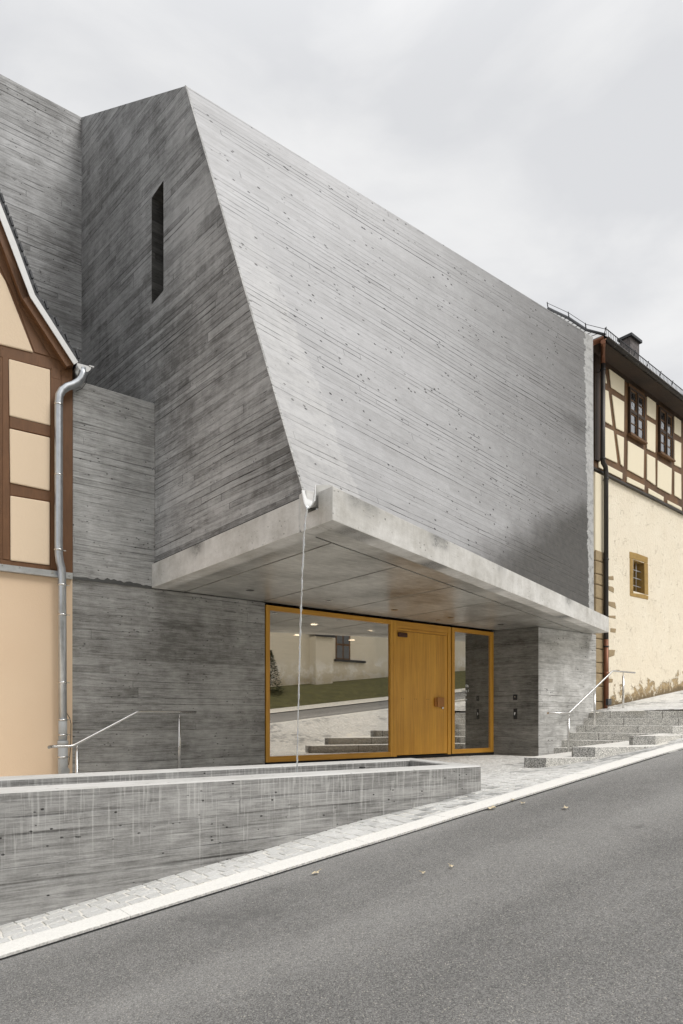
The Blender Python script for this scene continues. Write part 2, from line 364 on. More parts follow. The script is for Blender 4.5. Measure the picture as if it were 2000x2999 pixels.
def granite(name, a, b, joints=True, rough=.7, sc=1.0):
    n = N(name, rough, .35); u, v, _ = n.sep(n.co.outputs['UV']); o = n.co.outputs['Object']
    s1 = n.voro(o, 95 * sc, 'F1', 1); g = n.noise(o, 70 * sc, 3, .8); bl = n.noise(o, 2.5, 5)
    _r, gch, _b = n.sep(s1)
    t = n.math('ADD', n.add(n.mul(n.sub(gch, .5), .9), n.mul(n.sub(g, .5), 1.5)), n.add(.35, n.mul(bl, .3)), clamp=True)
    c = n.mix(t, a, b)
    if joints:
        fr = n.math('FRACT', n.math('DIVIDE', u, 1.15)); e = n.mul(n.math('MINIMUM', fr, n.sub(1.0, fr)), 1.15)
        c = n.mix(n.step(e, .004, .012, .75, 0.0), c, (.06, .055, .045))
    nz = n.sep(n.t.nodes.new('ShaderNodeNewGeometry').outputs['Normal'])[2]      # paler colour on faces that point up
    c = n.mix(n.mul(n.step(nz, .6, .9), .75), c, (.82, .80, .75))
    n.col(c); n.bump(g, .004); return n.m
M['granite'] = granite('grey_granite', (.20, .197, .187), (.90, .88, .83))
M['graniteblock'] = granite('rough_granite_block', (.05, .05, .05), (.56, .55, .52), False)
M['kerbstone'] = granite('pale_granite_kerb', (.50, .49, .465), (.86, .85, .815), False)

def asphalt():
    n = N('asphalt', .80, .3); o = n.co.outputs['Object']
    a = n.voro(o, 190.0, 'F1', 1); r_, g_, b_ = n.sep(a); f = n.noise(o, 330, 2, .8); mid = n.noise(o, 45, 4, .75)
    big = n.noise(n.scale(o, (.30, 1.1, 1)), 1.0, 6, .65); patch = n.noise(o, 2.6, 5, .7); x, y, z = n.sep(o)
    yy = n.add(y, n.mul(x, .055)); yy = n.add(yy, n.mul(n.sub(n.noise(n.scale(o, (.25, .25, 1)), 1.0, 3), .5), .7))
    band = n.add(n.mul(n.step(n.math('ABSOLUTE', n.sub(yy, 1.9)), .1, .75, 1.0, 0.0), .20), n.mul(n.step(n.math('ABSOLUTE', n.sub(yy, .2)), .1, .6, 1.0, 0.0), .14))
    t = n.add(.28, n.add(n.mul(n.sub(g_, .5), .50), n.add(n.mul(n.sub(f, .5), .8), n.mul(n.sub(mid, .5), .30))))
    t = n.math('ADD', n.add(t, n.mul(n.sub(big, .5), .5)), n.add(band, n.mul(n.sub(patch, .5), .2)), clamp=True)
    c = n.mix(t, (.10, .098, .094), (.47, .46, .44))
    sp = n.step(r_, .965, .985); c = n.mix(n.mul(sp, .6), c, (.60, .56, .48))
    c = n.mix(n.mul(n.step(n.noise(o, 1.1, 5, .75), .60, .72), .35), c, (.09, .088, .085))
    n.col(c); n.bump(n.add(g_, f), .003); return n.m
M['asphalt'] = asphalt()
def setts():
    n = N('granite_setts', .85, .25); o = n.co.outputs['Object']
    gi = n.t.nodes.new('ShaderNodeNewGeometry').outputs['Random Per Island']
    x, y, z = n.sep(o); r = n.white(n.comb(gi, gi, gi))
    sp = n.noise(o, 130, 3, .8); bl = n.noise(o, .55, 4, .6); dirt = n.noise(o, 9, 5, .7)
    c = n.mix(r, (.80, .79, .76), (.93, .92, .89))
    dark = n.mul(n.step(bl, .50, .58), n.step(r, .3, .7)); c = n.mix(n.mul(dark, .7), c, (.27, .27, .265))
    c = n.mix(n.mul(n.step(dirt, .5, .68), .55), c, (.86, .84, .79)); c = n.mix(n.mul(n.step(sp, .56, .70), .4), c, (.32, .315, .305)); ch = n.noise(n.scale(o, (1, 2.5, 1)), 34, 4, .75); c = n.mix(n.mul(n.step(ch, .62, .70), .6), c, (.18, .175, .165))
    n.col(c); n.bump(n.add(n.add(sp, dirt), n.mul(ch, 1.5)), .012); return n.m
M['setts'] = setts()
M['mortar'] = simple('pale_joint_sand', (.80, .77, .70), .95, 0, 40, .2, .01)
M['soil'] = simple('soil', (.12, .1, .07), .95, 0, 3, .4)
M['grass'] = simple('grass', (.115, .11, .04), .9, 0, 3, .8, .05)
def flake(n, c):
    wx, wy, wz = n.sep(n.t.nodes.new('ShaderNodeNewGeometry').outputs['Position']); h = n.sub(wz, n.add(2.75, n.mul(n.sub(wx, 21.0), .09))); o = n.co.outputs['Object']
    k = n.mul(n.step(n.noise(o, 1.5, 6, .75), .48, .55), n.step(h, .5, 1.3, 1.0, 0.0)); c = n.mix(n.mul(k, .8), c, (.93, .92, .89))
    return n.mix(n.mul(n.step(n.add(h, n.mul(n.noise(o, 1.1, 5), .8)), .4, .9, 1.0, 0.0), .45), c, (.42, .35, .24))
M['church'] = plaster('church_render', (.70, .64, .52), (.84, .79, .68), .006, 5, flake)
M['darkglass'] = simple('dark_window_glass', (.05, .055, .06), .06, 0, 0, spec=1.0)
M['oldglass'] = None
def oldglass():
    n = N('old_window_glass', .03, 1.0); g = n.noise(n.co.outputs['Object'], 9, 2)
    n.col((.02, .022, .025)); n.b.inputs['Coat Weight'].default_value = 1; n.b.inputs['Coat Roughness'].default_value = .02
    n.b.inputs['IOR'].default_value = 2.2; n.bump(g, .02, .5); return n.m
M['oldglass'] = oldglass()
def pane():
    n = N('coated_glass'); t = n.t; t.nodes.remove(n.b)
    g = t.nodes.new('ShaderNodeBsdfGlossy'); g.inputs['Roughness'].default_value = 0.004; g.inputs['Color'].default_value = (1.0, .965, .90, 1)
    tr = t.nodes.new('ShaderNodeBsdfTransparent'); tr.inputs['Color'].default_value = (.80, .74, .66, 1)
    lw = t.nodes.new('ShaderNodeFresnel'); lw.inputs[0].default_value = 1.5
    k = n.math('ADD', .56, n.mul(lw.outputs[0], .8), clamp=True)
    mx = t.nodes.new('ShaderNodeMixShader'); t.links.new(k, mx.inputs[0]); t.links.new(tr.outputs[0], mx.inputs[1]); t.links.new(g.outputs[0], mx.inputs[2])
    t.links.new(mx.outputs[0], n.out.inputs[0]); return n.m
M['pane'] = pane()
def emit(name, col, k):
    n = N(name); n.b.inputs['Emission Color'].default_value = col + (1,); n.b.inputs['Emission Strength'].default_value = k; return n.m
M['lamp'] = emit('interior_lamp', (1, .95, .85), 7)
M['white'] = simple('white_vinyl', (.85, .85, .85), .5)
M['intwall'] = simple('interior_wall', (.62, .58, .50), .8, 0, 3, .1)
M['intdark'] = simple('interior_dark_wall', (.20, .16, .13), .7, 0, 3, .2)
M['leaf'] = simple('dry_leaf', (.66, .56, .38), .7, 0, 20, .25)
M['foliage'] = simple('conifer_foliage', (.035, .05, .02), .8, 0, 8, .5)
M['bark'] = simple('bark', (.09, .06, .04), .9, 0, 12, .4)
def water():
    n = N('falling_water', .08, .8); n.col((.80, .83, .85)); n.b.inputs['Transmission Weight'].default_value = .6; n.b.inputs['IOR'].default_value = 1.33; return n.m
M['stream'] = water()
def pool():
    n = N('trough_water', .03, .8); n.col((.02, .024, .022)); n.bump(n.noise(n.co.outputs['Object'], 14, 3, .5, 1), .01, .6); return n.m
M['pool'] = pool()
def slatecourse():
    n = N('slate_courses_sheen', .25, 1.0); u, v, _ = n.sep(n.co.outputs['UV'])
    f = n.math('FRACT', n.math('DIVIDE', v, .17)); j = n.step(f, .10, .26, 1.0, 0.0)
    uu = n.math('FRACT', n.add(n.math('DIVIDE', u, .25), n.mul(n.math('FLOOR', n.math('DIVIDE', v, .17)), .5))); j2 = n.step(uu, .02, .06, .6, 0.0)
    n.col(n.mix(n.math('MAXIMUM', j, j2), (.85, .84, .82), (.02, .02, .02))); n.bump(n.sub(f, j), .02); return n.m  # glancing sky reflection on the slates put into the pale base colour
M['slatec'] = slatecourse()
def brick():
    n = N('dark_clad_chimney', .6); b = n.t.nodes.new('ShaderNodeTexBrick'); n.set(b.inputs[0], n.co.outputs['UV']); b.inputs['Scale'].default_value = 1
    b.inputs['Brick Width'].default_value = .16; b.inputs['Row Height'].default_value = .12; b.inputs['Mortar Size'].default_value = .006
    b.inputs['Color1'].default_value = (.07, .055, .05, 1); b.inputs['Color2'].default_value = (.14, .12, .115, 1); b.inputs['Mortar'].default_value = (.02, .02, .02, 1)
    n.col(b.outputs[0]); return n.m
M['chimney'] = brick()

# ------------------------------------------------------------------ levels of street and forecourt
def y_edge(x): return 4.49 - .055 * x
def zr(x):
    if x < -4: return zr(-4) + (x + 4) * .12
    if x < 8.5: return -.649 + .1395 * (x - .91)
    return zr(8.499) + .100 * (x - 8.5)
# ground level of the forecourt: smooth surface through surveyed spots
spots = []
for x in np.arange(-6, 27, 1.5): spots.append((x, y_edge(x) + .25, zr(x) + .012)); 
spots += [(1.05, 5.10, -.632), (2.40, 5.0, -.425), (4.09, 4.93, -.172), (5.69, 4.82, .015), (6.05, 6.35, -.02),
          (6.4, 10.3, -.06), (8, 10.3, -.055), (10, 10.3, -.05), (12.6, 10.3, -.055), (12.9, 9.3, -.06), (7.5, 8.3, -.06), (9.5, 8.6, -.07),
          (9.45, 7.25, -.045), (9.77, 6.86, -.04), (10.4, 6.62, .03), (11.04, 6.38, .115), (12.08, 6.0, .285), (11.5, 6.2, .19), (12.7, 6.3, .345), (13.91, 6.38, .44), (15.2, 6.2, .62),
          (10.6, 7.55, -.055), (12.0, 8.0, -.055), (13.4, 8.5, -.055), (11.5, 9.0, -.055), (11.2, 7.2, .0), (9.0, 6.2, .04), (10.2, 6.0, .17), (11.2, 5.5, .36), (8.2, 7.0, -.045), (3, 8, -.55), (-1, 8, -1.1), (1.5, 9.9, -.62), (4.6, 9.0, -.06), (4.6, 10.2, -.06), (3.0, 10.2, -.60), (-3, 10.3, -1.3)]
SP = np.array(spots)
def _phi(r): return np.where(r > 1e-9, r * r * np.log(np.maximum(r, 1e-9)), 0.0)
_n = len(SP); _A = np.zeros((_n + 3, _n + 3)); _d = np.linalg.norm(SP[:, None, :2] - SP[None, :, :2], axis=2)
_A[:_n, :_n] = _phi(_d) + np.eye(_n) * .02; _A[:_n, _n] = 1; _A[:_n, _n + 1:] = SP[:, :2]; _A[_n, :_n] = 1; _A[_n + 1:, :_n] = SP[:, :2].T
_w = np.linalg.solve(_A, np.r_[SP[:, 2], 0, 0, 0])
def gz(x, y):
    d = np.hypot(SP[:, 0] - x, SP[:, 1] - y); return float(_phi(d) @ _w[:_n] + _w[_n] + _w[_n + 1] * x + _w[_n + 2] * y)
def gup(x, y): return .965 + .118 * (x - 15.2) + .0 * y

def inside(p, poly):
    c = False; j = len(poly) - 1
    for i in range(len(poly)):
        if (poly[i][1] > p[1]) != (poly[j][1] > p[1]) and p[0] < (poly[j][0] - poly[i][0]) * (p[1] - poly[i][1]) / (poly[j][1] - poly[i][1]) + poly[i][0]: c = not c
        j = i
    return c
# steps outlines (plan), top levels
PD = Vector((.2864, -.9581))
def pp(x, t): return (x + PD.x * t, 9.3 + PD.y * t)
stepz = [.12 + .169 * i for i in range(6)]
BD = Vector((.9581, .2864))
def joint(L, x):            # where the long arm of a step (along the street) meets its riser line from the pier
    t = (x * BD.x + 9.3 * BD.y) - (L[0] * BD.x + L[1] * BD.y); return (L[0] + BD.x * t, L[1] + BD.y * t)
L1, L2, L3, L4 = (9.61, 7.20), (10.43, 6.80), (12.11, 6.63), (13.98, 6.81)
stepo = [
    [(13.49, 9.32), joint(L1, 13.49), L1, (9.77, 6.88), (11.04, 6.40), (12.6, 6.7), (14.5, 7.6), (16.0, 9.32)],
    [(13.79, 9.32), joint(L2, 13.79), L2, (10.69, 6.54), (12.08, 6.02), (14.0, 6.6), (16.5, 7.5), (16.5, 9.32)],
    [(14.08, 9.32), joint(L3, 14.08), L3, (12.68, 6.50), (14.9, 6.45), (17.0, 6.6), (17.2, 9.32)],
    [(14.38, 9.32), joint(L4, 14.38), L4, (14.4, 6.58), (17.0, 6.2), (17.8, 9.32)],
    [(14.68, 9.32), pp(14.68, 2.75), (18.2, 6.3), (18.2, 9.32)],
    [(14.97, 9.32), pp(14.97, 3.3), (19.0, 5.9), (19.0, 9.4)]]
upper_poly = [(14.99, 9.31), pp(14.99, 3.3), (16.0, 5.6), (17.4, 3.75), (34, 2.8), (34, 11.5), (15.26, 9.62), (15.24, 9.31)]

# road
mb = MB(); xs = [-60, -40, -25, -15, -10] + list(np.arange(-6, 30, .75)) + [35, 45, 60]
for a, b in zip(xs[:-1], xs[1:]):
    for k in range(6):
        def yy(x, k): return y_edge(x) + .02 + (-2.0 - y_edge(x)) * k / 6
        mb.face([(a, yy(a, k + 1), zr(a)), (b, yy(b, k + 1), zr(b)), (b, yy(b, k), zr(b)), (a, yy(a, k), zr(a))])
tag(mb.build('road', M['asphalt'], merge=True), kind='structure')
# far ground sheet
mb = MB(); G = list(range(-400, -60, 68)) + list(range(-60, 81, 10)) + list(range(120, 500, 60)); GY = list(range(-400, -20, 76)) + [-20, -14, -2.2, 4, 12, 30] + list(range(80, 500, 80))
for a, b in zip(G[:-1], G[1:]):
    for c, d in zip(GY[:-1], GY[1:]):
        f = lambda x, y: (max(-8, min(8, zr(x))) - 1.0)
        mb.face([(a, c, f(a, c)), (b, c, f(b, c)), (b, d, f(b, d)), (a, d, f(a, d))])
tag(mb.build('ground', M['soil'], merge=True), kind='structure')
# kerb: stones one metre long with open joints, slightly above the road
mb = MB(); x = -14.0
while x < 34:
    L = random.uniform(.9, 1.1); a, b = x + .0012, x + L - .0012
    w = .215; jz = random.uniform(0, .004); yj = random.uniform(-.004, .004)
    P = [(a, y_edge(a) + yj), (b, y_edge(b) + yj), (b, y_edge(b) + w), (a, y_edge(a) + w)]
    lo = [Vector((p[0], p[1], zr(p[0]) - .12)) for p in P]; hi = [Vector((p[0], p[1], zr(p[0]) + .020 + jz)) for p in P]
    i = len(mb.v); mb.v += lo + hi
    for f in ([i + 4, i + 5, i + 6, i + 7], [i, i + 1, i + 5, i + 4], [i + 1, i + 2, i + 6, i + 5], [i + 2, i + 3, i + 7, i + 6], [i + 3, i, i + 4, i + 7]):
        mb.f.append(f); mb.uv.append(None); mb.smooth.append(False)
    x += L
tag(mb.build('kerb', M['kerbstone'], bevel=.003), kind='structure')
mb = MB()
for a in np.arange(-14, 33, 1.0): mb.face([(a, y_edge(a) - .022, zr(a) + .004), (a + 1, y_edge(a + 1) - .022, zr(a + 1) + .004), (a + 1, y_edge(a + 1) + .01, zr(a + 1) + .004), (a, y_edge(a) + .01, zr(a) + .004)])
tag(mb.build('road_joint_seal', M['gap']), kind='structure')

# forecourt bed and setts
def bed(x0, x1, y1, fn, name, skip=None, drop=.006, st=.35):
    mb = MB(); nx = int((x1 - x0) / st)
    for i in range(nx):
        a, b = x0 + i * st, x0 + (i + 1) * st
        for k in range(16):
            def yy(x, k): return y_edge(x) + .2 + (y1 - y_edge(x) - .2) * k / 16
            q = [(a, yy(a, k)), (b, yy(b, k)), (b, yy(b, k + 1)), (a, yy(a, k + 1))]
            if skip and skip((sum(p[0] for p in q) / 4, sum(p[1] for p in q) / 4)): continue
            mb.face([(p[0], p[1], fn(*p) - drop) for p in q])
    return tag(mb.build(name, M['mortar'], merge=True), kind='structure')
ftn_out = [(-3, 5.352), (5.682, 4.818), (6.10, 6.32), (-3, 6.61)]
def lower_skip(p): return inside(p, upper_poly) or (p[0] > 15.3 and p[1] > 7.3)
bed(-12, 19, 10.5, gz, 'forecourt_bed', lower_skip)
bed(14.6, 34, 11.4, gup, 'upper_pavement_bed', lambda p: not inside(p, upper_poly), st=.3)
def lay(name, x0, x1, y1, fn, ok, s=.118):
    mb = MB(); rows = int((y1 - 4.0) / s)
    for r in range(rows):
        x = x0 + random.uniform(0, s)
        while x < x1:
            L = s * random.uniform(.82, 1.35); cx = x + L / 2; cy = y_edge(cx) + .222 + s * (r + .5) + .02 * math.sin(cx * .9 + r * .25)
            x += L
            if cy > y1 or not ok((cx, cy)): continue
            g = random.uniform(.004, .009); hx = L / 2 - g / 1.6; hy = s / 2 - g / 1.6; z = fn(cx, cy) + random.uniform(-.002, .002)
            sx = (fn(cx + .1, cy) - fn(cx - .1, cy)) / .2 + random.uniform(-.02, .02); sy = (fn(cx, cy + .1) - fn(cx, cy - .1)) / .2 + random.uniform(-.02, .02)
            rot = random.uniform(-.06, .06); i = len(mb.v); j = lambda: random.uniform(-.005, .005)
            top = [(-hx * .93, -hy * .91), (hx * .93, -hy * .91), (hx * .93, hy * .91), (-hx * .93, hy * .91)]; bot = [(-hx, -hy), (hx, -hy), (hx, hy), (-hx, hy)]
            for (q, dz) in [(t, 0) for t in top] + [(t, -.012) for t in bot]:
                ax, ay = q[0] + j(), q[1] + j(); ax, ay = ax - rot * ay, ay + rot * ax
                mb.v.append(Vector((cx + ax, cy + ay, z + sx * ax + sy * ay + dz)))
            for f in ([0, 1, 2, 3], [4, 5, 1, 0], [5, 6, 2, 1], [6, 7, 3, 2], [7, 4, 0, 3]):
                mb.f.append([i + q for q in f]); mb.uv.append(None); mb.smooth.append(False)
    return tag(mb.build(name, M['setts']), kind='structure')
lay('cobbled_forecourt', -3, 18.5, 10.28, gz, lambda p: not inside(p, ftn_out) and not lower_skip(p) and not (p[0] < 3 and p[1] > 6) and not (p[0] > 12.62 and p[1] > 9.32 ) and not any(inside(p, q) for q in stepo))
lay('cobbled_upper_pavement', 15, 26, 10.4, gup, lambda p: inside(p, upper_poly), s=.13)

# ------------------------------------------------------------------ the concrete museum
mus = thing('concrete_museum', (4.35, 10.3, 0), 'grey board-marked concrete museum with a huge slanted facade above its canopy entrance', 'building')
XL, XR = 4.35, 14.92
YB0, YB1 = 6.13, 9.155; ZB = 3.12; YR = 9.18; ZR = 9.96
# slanted facade: ruled surface between the skewed foot and the level ridge
mb = MB(); nu, nv = 64, 36; P = {}
for i in range(nu + 1):
    s = i / nu
    for j in range(nv + 1):
        t = j / nv; b = Vector((XL + (XR - XL) * s, YB0 + (YB1 - YB0) * s, ZB)); r_ = Vector((XL + (XR - XL) * s, YR, ZR)); P[i, j] = b.lerp(r_, t)
for i in range(nu):
    for j in range(nv):
        q = [(i, j), (i + 1, j), (i + 1, j + 1), (i, j + 1)]
        mb.face([P[k] for k in q], [((XR - XL) * k[0] / nu, 7.15 * k[1] / nv) for k in q], True)
mb.build('slanted_facade', M['slant'], mus, merge=True)
# thin arris trim down the slanting edge
mb = MB(); a = Vector((XL - .004, YB0, ZB)); b = Vector((XL - .004, YR, ZR)); mb.bar(a, b, .008, .026, up=(1, 0, 0)); mb.build('arris', M['annex'], mus)
# side wall (x = XL) with fanned boards and the slot window
bm = bmesh.new(); YE = 13.93
out = [(YB0, ZB), (10.315, ZB), (YE, ZB), (YE, 12.79), (YR, ZR)]
f = bm.faces.new([bm.verts.new((XL, y, z)) for y, z in out])
slot = (9.97, 10.43, 7.38, 9.08)
for y in sorted(set([slot[0], slot[1]] + list(np.arange(6.4, 13.9, .35)))): bmesh.ops.bisect_plane(bm, geom=bm.verts[:] + bm.edges[:] + bm.faces[:], plane_co=(XL, y, 0), plane_no=(0, 1, 0))
for z in sorted(set([slot[2], slot[3]] + list(np.arange(3.4, 12.7, .35)))): bmesh.ops.bisect_plane(bm, geom=bm.verts[:] + bm.edges[:] + bm.faces[:], plane_co=(XL, 0, z), plane_no=(0, 0, 1))
mb = MB()
for f in bm.faces:
    c = f.calc_center_median()
    if slot[0] < c.y < slot[1] and slot[2] < c.z < slot[3]: continue
    pts = [v.co.copy() for v in f.verts]
    if f.normal.x > 0: pts = pts[::-1]
    mb.face(pts, [(p.y, (p.z + .03 * 3.2 * (p.y - 6.1)) / (1 + .03 * (p.y - 6.1))) for p in pts])
bm.free()
mb.build('side_wall', M['side'], mus, merge=True)
mb = MB(); y0, y1, z0, z1 = slot; D = .55
mb.face([(XL, y1, z0), (XL + D, y1, z0), (XL + D, y1, z1), (XL, y1, z1)][::-1]); mb.face([(XL, y0, z0), (XL + D, y0, z0), (XL + D, y0, z1), (XL, y0, z1)])
mb.face([(XL, y0, z0), (XL, y1, z0), (XL + D, y1, z0), (XL + D, y0, z0)][::-1]); mb.face([(XL, y0, z1), (XL, y1, z1), (XL + D, y1, z1), (XL + D, y0, z1)])
sr = mb.build('slot_window', M['slot'], mus)
mb = MB(); mb.box((XL + D - .03, y0, z0), (XL + D, y1, z1)); mb.build('pane', M['darkglass'], sr)
# roof and uphill end wall
mb = MB(); mb.face([(XL, YR, ZR), (XR, YR, ZR), (XR, YE, 12.79), (XL, YE, 12.79)]); mb.build('roof', M['annex'], mus)
mb = MB(); mb.face([(XR, YB1, ZB), (XR, YE, ZB), (XR, YE, 12.79), (XR, YR, ZR)]); mb.build('end_wall', M['annex'], mus)
mb = MB(); mb.box((-9, YE - .0, -3), (XR, 22, 12.79)); mb.build('rear_block', M['back'], mus)
mb = MB(); mb.prism([(3.09, 10.30), (XL + .002, 10.30), (XL + .002, YE - .003), (3.09, YE - .003)], 2.835, 5.76); mb.build('annex_block', M['annex'], mus, bevel=.012)
# entrance-level wall left of the window
mb = MB(); mb.box((3.09, 10.32, -1.6), (6.39, 10.75, 2.832)); mb.build('entrance_wall', M['wall'], mus)
mb = MB(); rp = random.Random(3); pts = []
for i in range(26): xx = 3.09 + (4.36 - 3.09) * i / 25; pts.append((xx, 10.296, 2.835 - .006)); 
top = [(p[0], 10.297, 2.842 + .05 * rp.random() * math.sin(math.pi * i / 25) + .02) for i, p in enumerate(pts)]
mb.solid(pts + top[::-1], (0, .004, 0)); mb.build('damp_seam', simple('damp_seam', (.085, .085, .082), .7, 0, 30, .3), mus)

# canopy: slab, tiles of the soffit with open joints, edge bands
CL = Vector((4.30, 5.62)); CR = Vector((15.06, 8.85)); CD = (CR - CL).normalized(); CN = Vector((-CD.y, CD.x))
def clip(poly, n, c):      # keep n.p <= c
    outp = []
    for i in range(len(poly)):
        a, b = Vector(poly[i]), Vector(poly[(i + 1) % len(poly)]); da, db = n.dot(a) - c, n.dot(b) - c
        if da <= 0: outp.append(a)
        if da * db < 0: outp.append(a + (b - a) * (da / (da - db)))
    return outp
def cut(poly, planes):
    for n, c in planes:
        n = Vector(n); poly = clip(poly, n, c)
        if len(poly) < 3: return []
    return poly
W = [(4.306, 3), (15.054, 3), (15.054, 12), (4.306, 12)]
fr = -CN; f0 = fr.dot(CL)               # front plane: fr.p <= f0
def tiles(mb, planes):
    q = cut(W, planes)
    if q: mb.prism(q, 2.842, 2.868)
mbt = MB(); g = .016; back = ((0, 1), 10.31); inn = f0 - .55
tiles(mbt, [((-1, 0), -4.306), (fr, f0 - .006), (-fr, -(inn + g)), ((1, 0), 15.06)])                                    # front border
tiles(mbt, [((1, 0), 4.86 - g), (fr, inn - g), back])                                                            # side border
xj = [4.86, 6.32, 7.95, 9.53, 11.1, 12.68, 15.06]
for a, b in zip(xj[:-1], xj[1:]):
    tiles(mbt, [((-1, 0), -(a + g)), ((1, 0), b - g), (fr, inn - g), ((0, 1), 8.30 - .003)])
    tiles(mbt, [((-1, 0), -(a + g)), ((1, 0), b - g), (fr, inn - g), ((0, -1), -(8.30 + .003)), back])
can = mbt.build('canopy_soffit', M['soffit'], mus)
mb = MB(); mb.prism(cut(W, [(fr, f0 - .014), ((0, 1), 10.306), ((-1, 0), -4.314), ((1, 0), 15.045)]), 2.870, 3.02); mb.build('canopy_slab', M['gap'], mus)
mb = MB(); q = cut([(4.30, 3), (15.06, 3), (15.06, 12), (4.30, 12)], [(fr, f0), (-fr, -(f0 - .24))]); mb.prism(q, 2.838, 3.195)
mb.prism([(4.296, 6.22), (4.56, 6.22), (4.56, 10.297), (4.296, 10.297)], 2.838, 3.215)
q = [(4.302, 5.87), (4.50, 5.95), (4.50, 6.2), (4.302, 6.2)]; mb.prism(q, 2.8385, 3.02)
mb.solid([(4.303, 6.06, 2.99), (4.303, 6.235, 2.84), (4.303, 6.235, 3.26), (4.303, 6.10, 3.28)], (.12, 0, 0))
mb.build('canopy_edge_band', M['band'], mus, bevel=.007)
mb = MB(); mb.box((4.33, 6.2, 3.195), (4.37, 10.29, 3.24)); mb.build('shadow_joint', M['gap'], mus)
# gutter bed behind the front band
mb = MB(); mb.face([(4.5, 5.9, 3.03), (15.0, 9.0, 3.03), (15.0, 9.4, 3.03), (4.5, 6.4, 3.03)]); mb.build('gutter_bed', M['annex'], mus)
# recessed downlights in the soffit
def disc(mb, c, r, n=20, z0=0, h=.004):
    mb.prism([(c[0] + r * math.cos(2 * math.pi * i / n), c[1] + r * math.sin(2 * math.pi * i / n)) for i in range(n)], z0, z0 + h)
for x_, y_ in [(5.62, 9.52), (7.18, 9.50), (8.77, 9.53), (10.35, 9.56), (11.96, 9.58), (10.38, 9.95)]:
    mb = MB(); r0 = .055 if y_ < 9.9 else .035; n_ = 20
    for i in range(n_):
        a0, a1 = 2 * math.pi * i / n_, 2 * math.pi * (i + 1) / n_
        pr = lambda rr, a, z: (x_ + rr * math.cos(a), y_ + rr * math.sin(a), z)
        mb.face([pr(r0, a0, 2.8375), pr(r0 + .012, a0, 2.8375), pr(r0 + .012, a1, 2.8375), pr(r0, a1, 2.8375)])
        mb.face([pr(r0, a0, 2.8375), pr(r0, a1, 2.8375), pr(r0 * .7, a1, 2.8405), pr(r0 * .7, a0, 2.8405)])
    dl = mb.build('downlight', M['steel'], mus)
    mb = MB(); disc(mb, (x_, y_), r0 * .72, z0=2.8398, h=.001); mb.build('lens', M['black'], dl)
# pier right of the door
mb = MB(); mb.prism([(12.655, 10.34), (12.93, 9.30), (15.22, 9.28), (15.22, 13.8), (12.655, 13.8)], -.5, 2.836)
pier = mb.build('entrance_pier', M['pier'], mus, bevel=.008)
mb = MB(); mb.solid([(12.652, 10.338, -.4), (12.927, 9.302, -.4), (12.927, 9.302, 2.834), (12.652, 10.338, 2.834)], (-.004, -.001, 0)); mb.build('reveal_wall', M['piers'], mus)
# intercom plates on the reveal
Pd = (Vector((12.93, 9.30)) - Vector((12.655, 10.34))).normalized()
def plate(px0, px1, py0, py1, name, mat, par, off=.012, th=.010):
    a, b, c, d = (on(px, py, (12.648, 10.338), Pd, off=0) for px, py in ((px0, py1), (px1, py1), (px1, py0), (px0, py0)))
    nn = Vector((-Pd.y, Pd.x, 0)); nn = nn if nn.x < 0 else -nn
    mb = MB(); mb.solid([p + nn * (off - th) for p in (a, b, c, d)], nn * th); return mb.build(name, mat, par)
cb = plate(1503, 1515, 2034, 2050, 'camera_plate', M['black'], mus); plate(1507, 1510, 2040, 2042, 'lens', M['steel'], cb, .015, .003)
bp = plate(1504, 1514.5, 2075, 2106, 'bell_plate', M['black'], mus); plate(1506.3, 1508.3, 2086, 2094, 'bell_symbol', M['white'], bp, .015, .003)
plate(1508.8, 1510.2, 2086, 2088, 'bell_symbol', M['white'], bp, .015, .003); plate(1508.8, 1510.2, 2089.5, 2091, 'bell_symbol', M['white'], bp, .015, .003)

# window wall
YW = 10.335
def frame(name, x0, x1, z0, z1, wl, wr, wt, wb, par, mat=M['oak'], y=YW, d=.09):
    mb = MB(); mb.box((x0, y, z0), (x0 + wl, y + d, z1)); mb.box((x1 - wr, y, z0), (x1, y + d, z1)); f = mb.each(name, mat, par, bevel=.003)
    mb = MB(); mb.box((x0 + wl + .001, y + .004, z1 - wt), (x1 - wr - .001, y + d, z1)); mb.box((x0 + wl + .001, y + .004, z0), (x1 - wr - .001, y + d, z0 + wb)); mb.each('rail', M['oakh'], f, bevel=.003)
    return f
w1 = frame('window_frame', 6.425, 9.49, .005, 2.80, .085, .085, .085, .10, mus)
mb = MB(); mb.box((6.512, YW + .04, .107), (9.403, YW + .052, 2.713)); mb.build('pane', M['pane'], w1)
mb = MB(); mb.box((9.385, YW + .055, .106), (9.403, YW + .14, 2.713)); mb.box((6.512, YW + .055, .106), (6.53, YW + .14, 2.713)); mb.each('spacer', M['black'], w1)
w2 = frame('window_frame', 11.235, 12.645, .005, 2.80, .085, .085, .085, .10, mus)
mb = MB(); mb.box((11.322, YW + .04, .107), (12.558, YW + .052, 2.713)); mb.build('pane', M['pane'], w2)
mb = MB(); mb.box((12.53, YW + .055, .106), (12.557, YW + .14, 2.713)); mb.each('spacer', M['black'], w2)
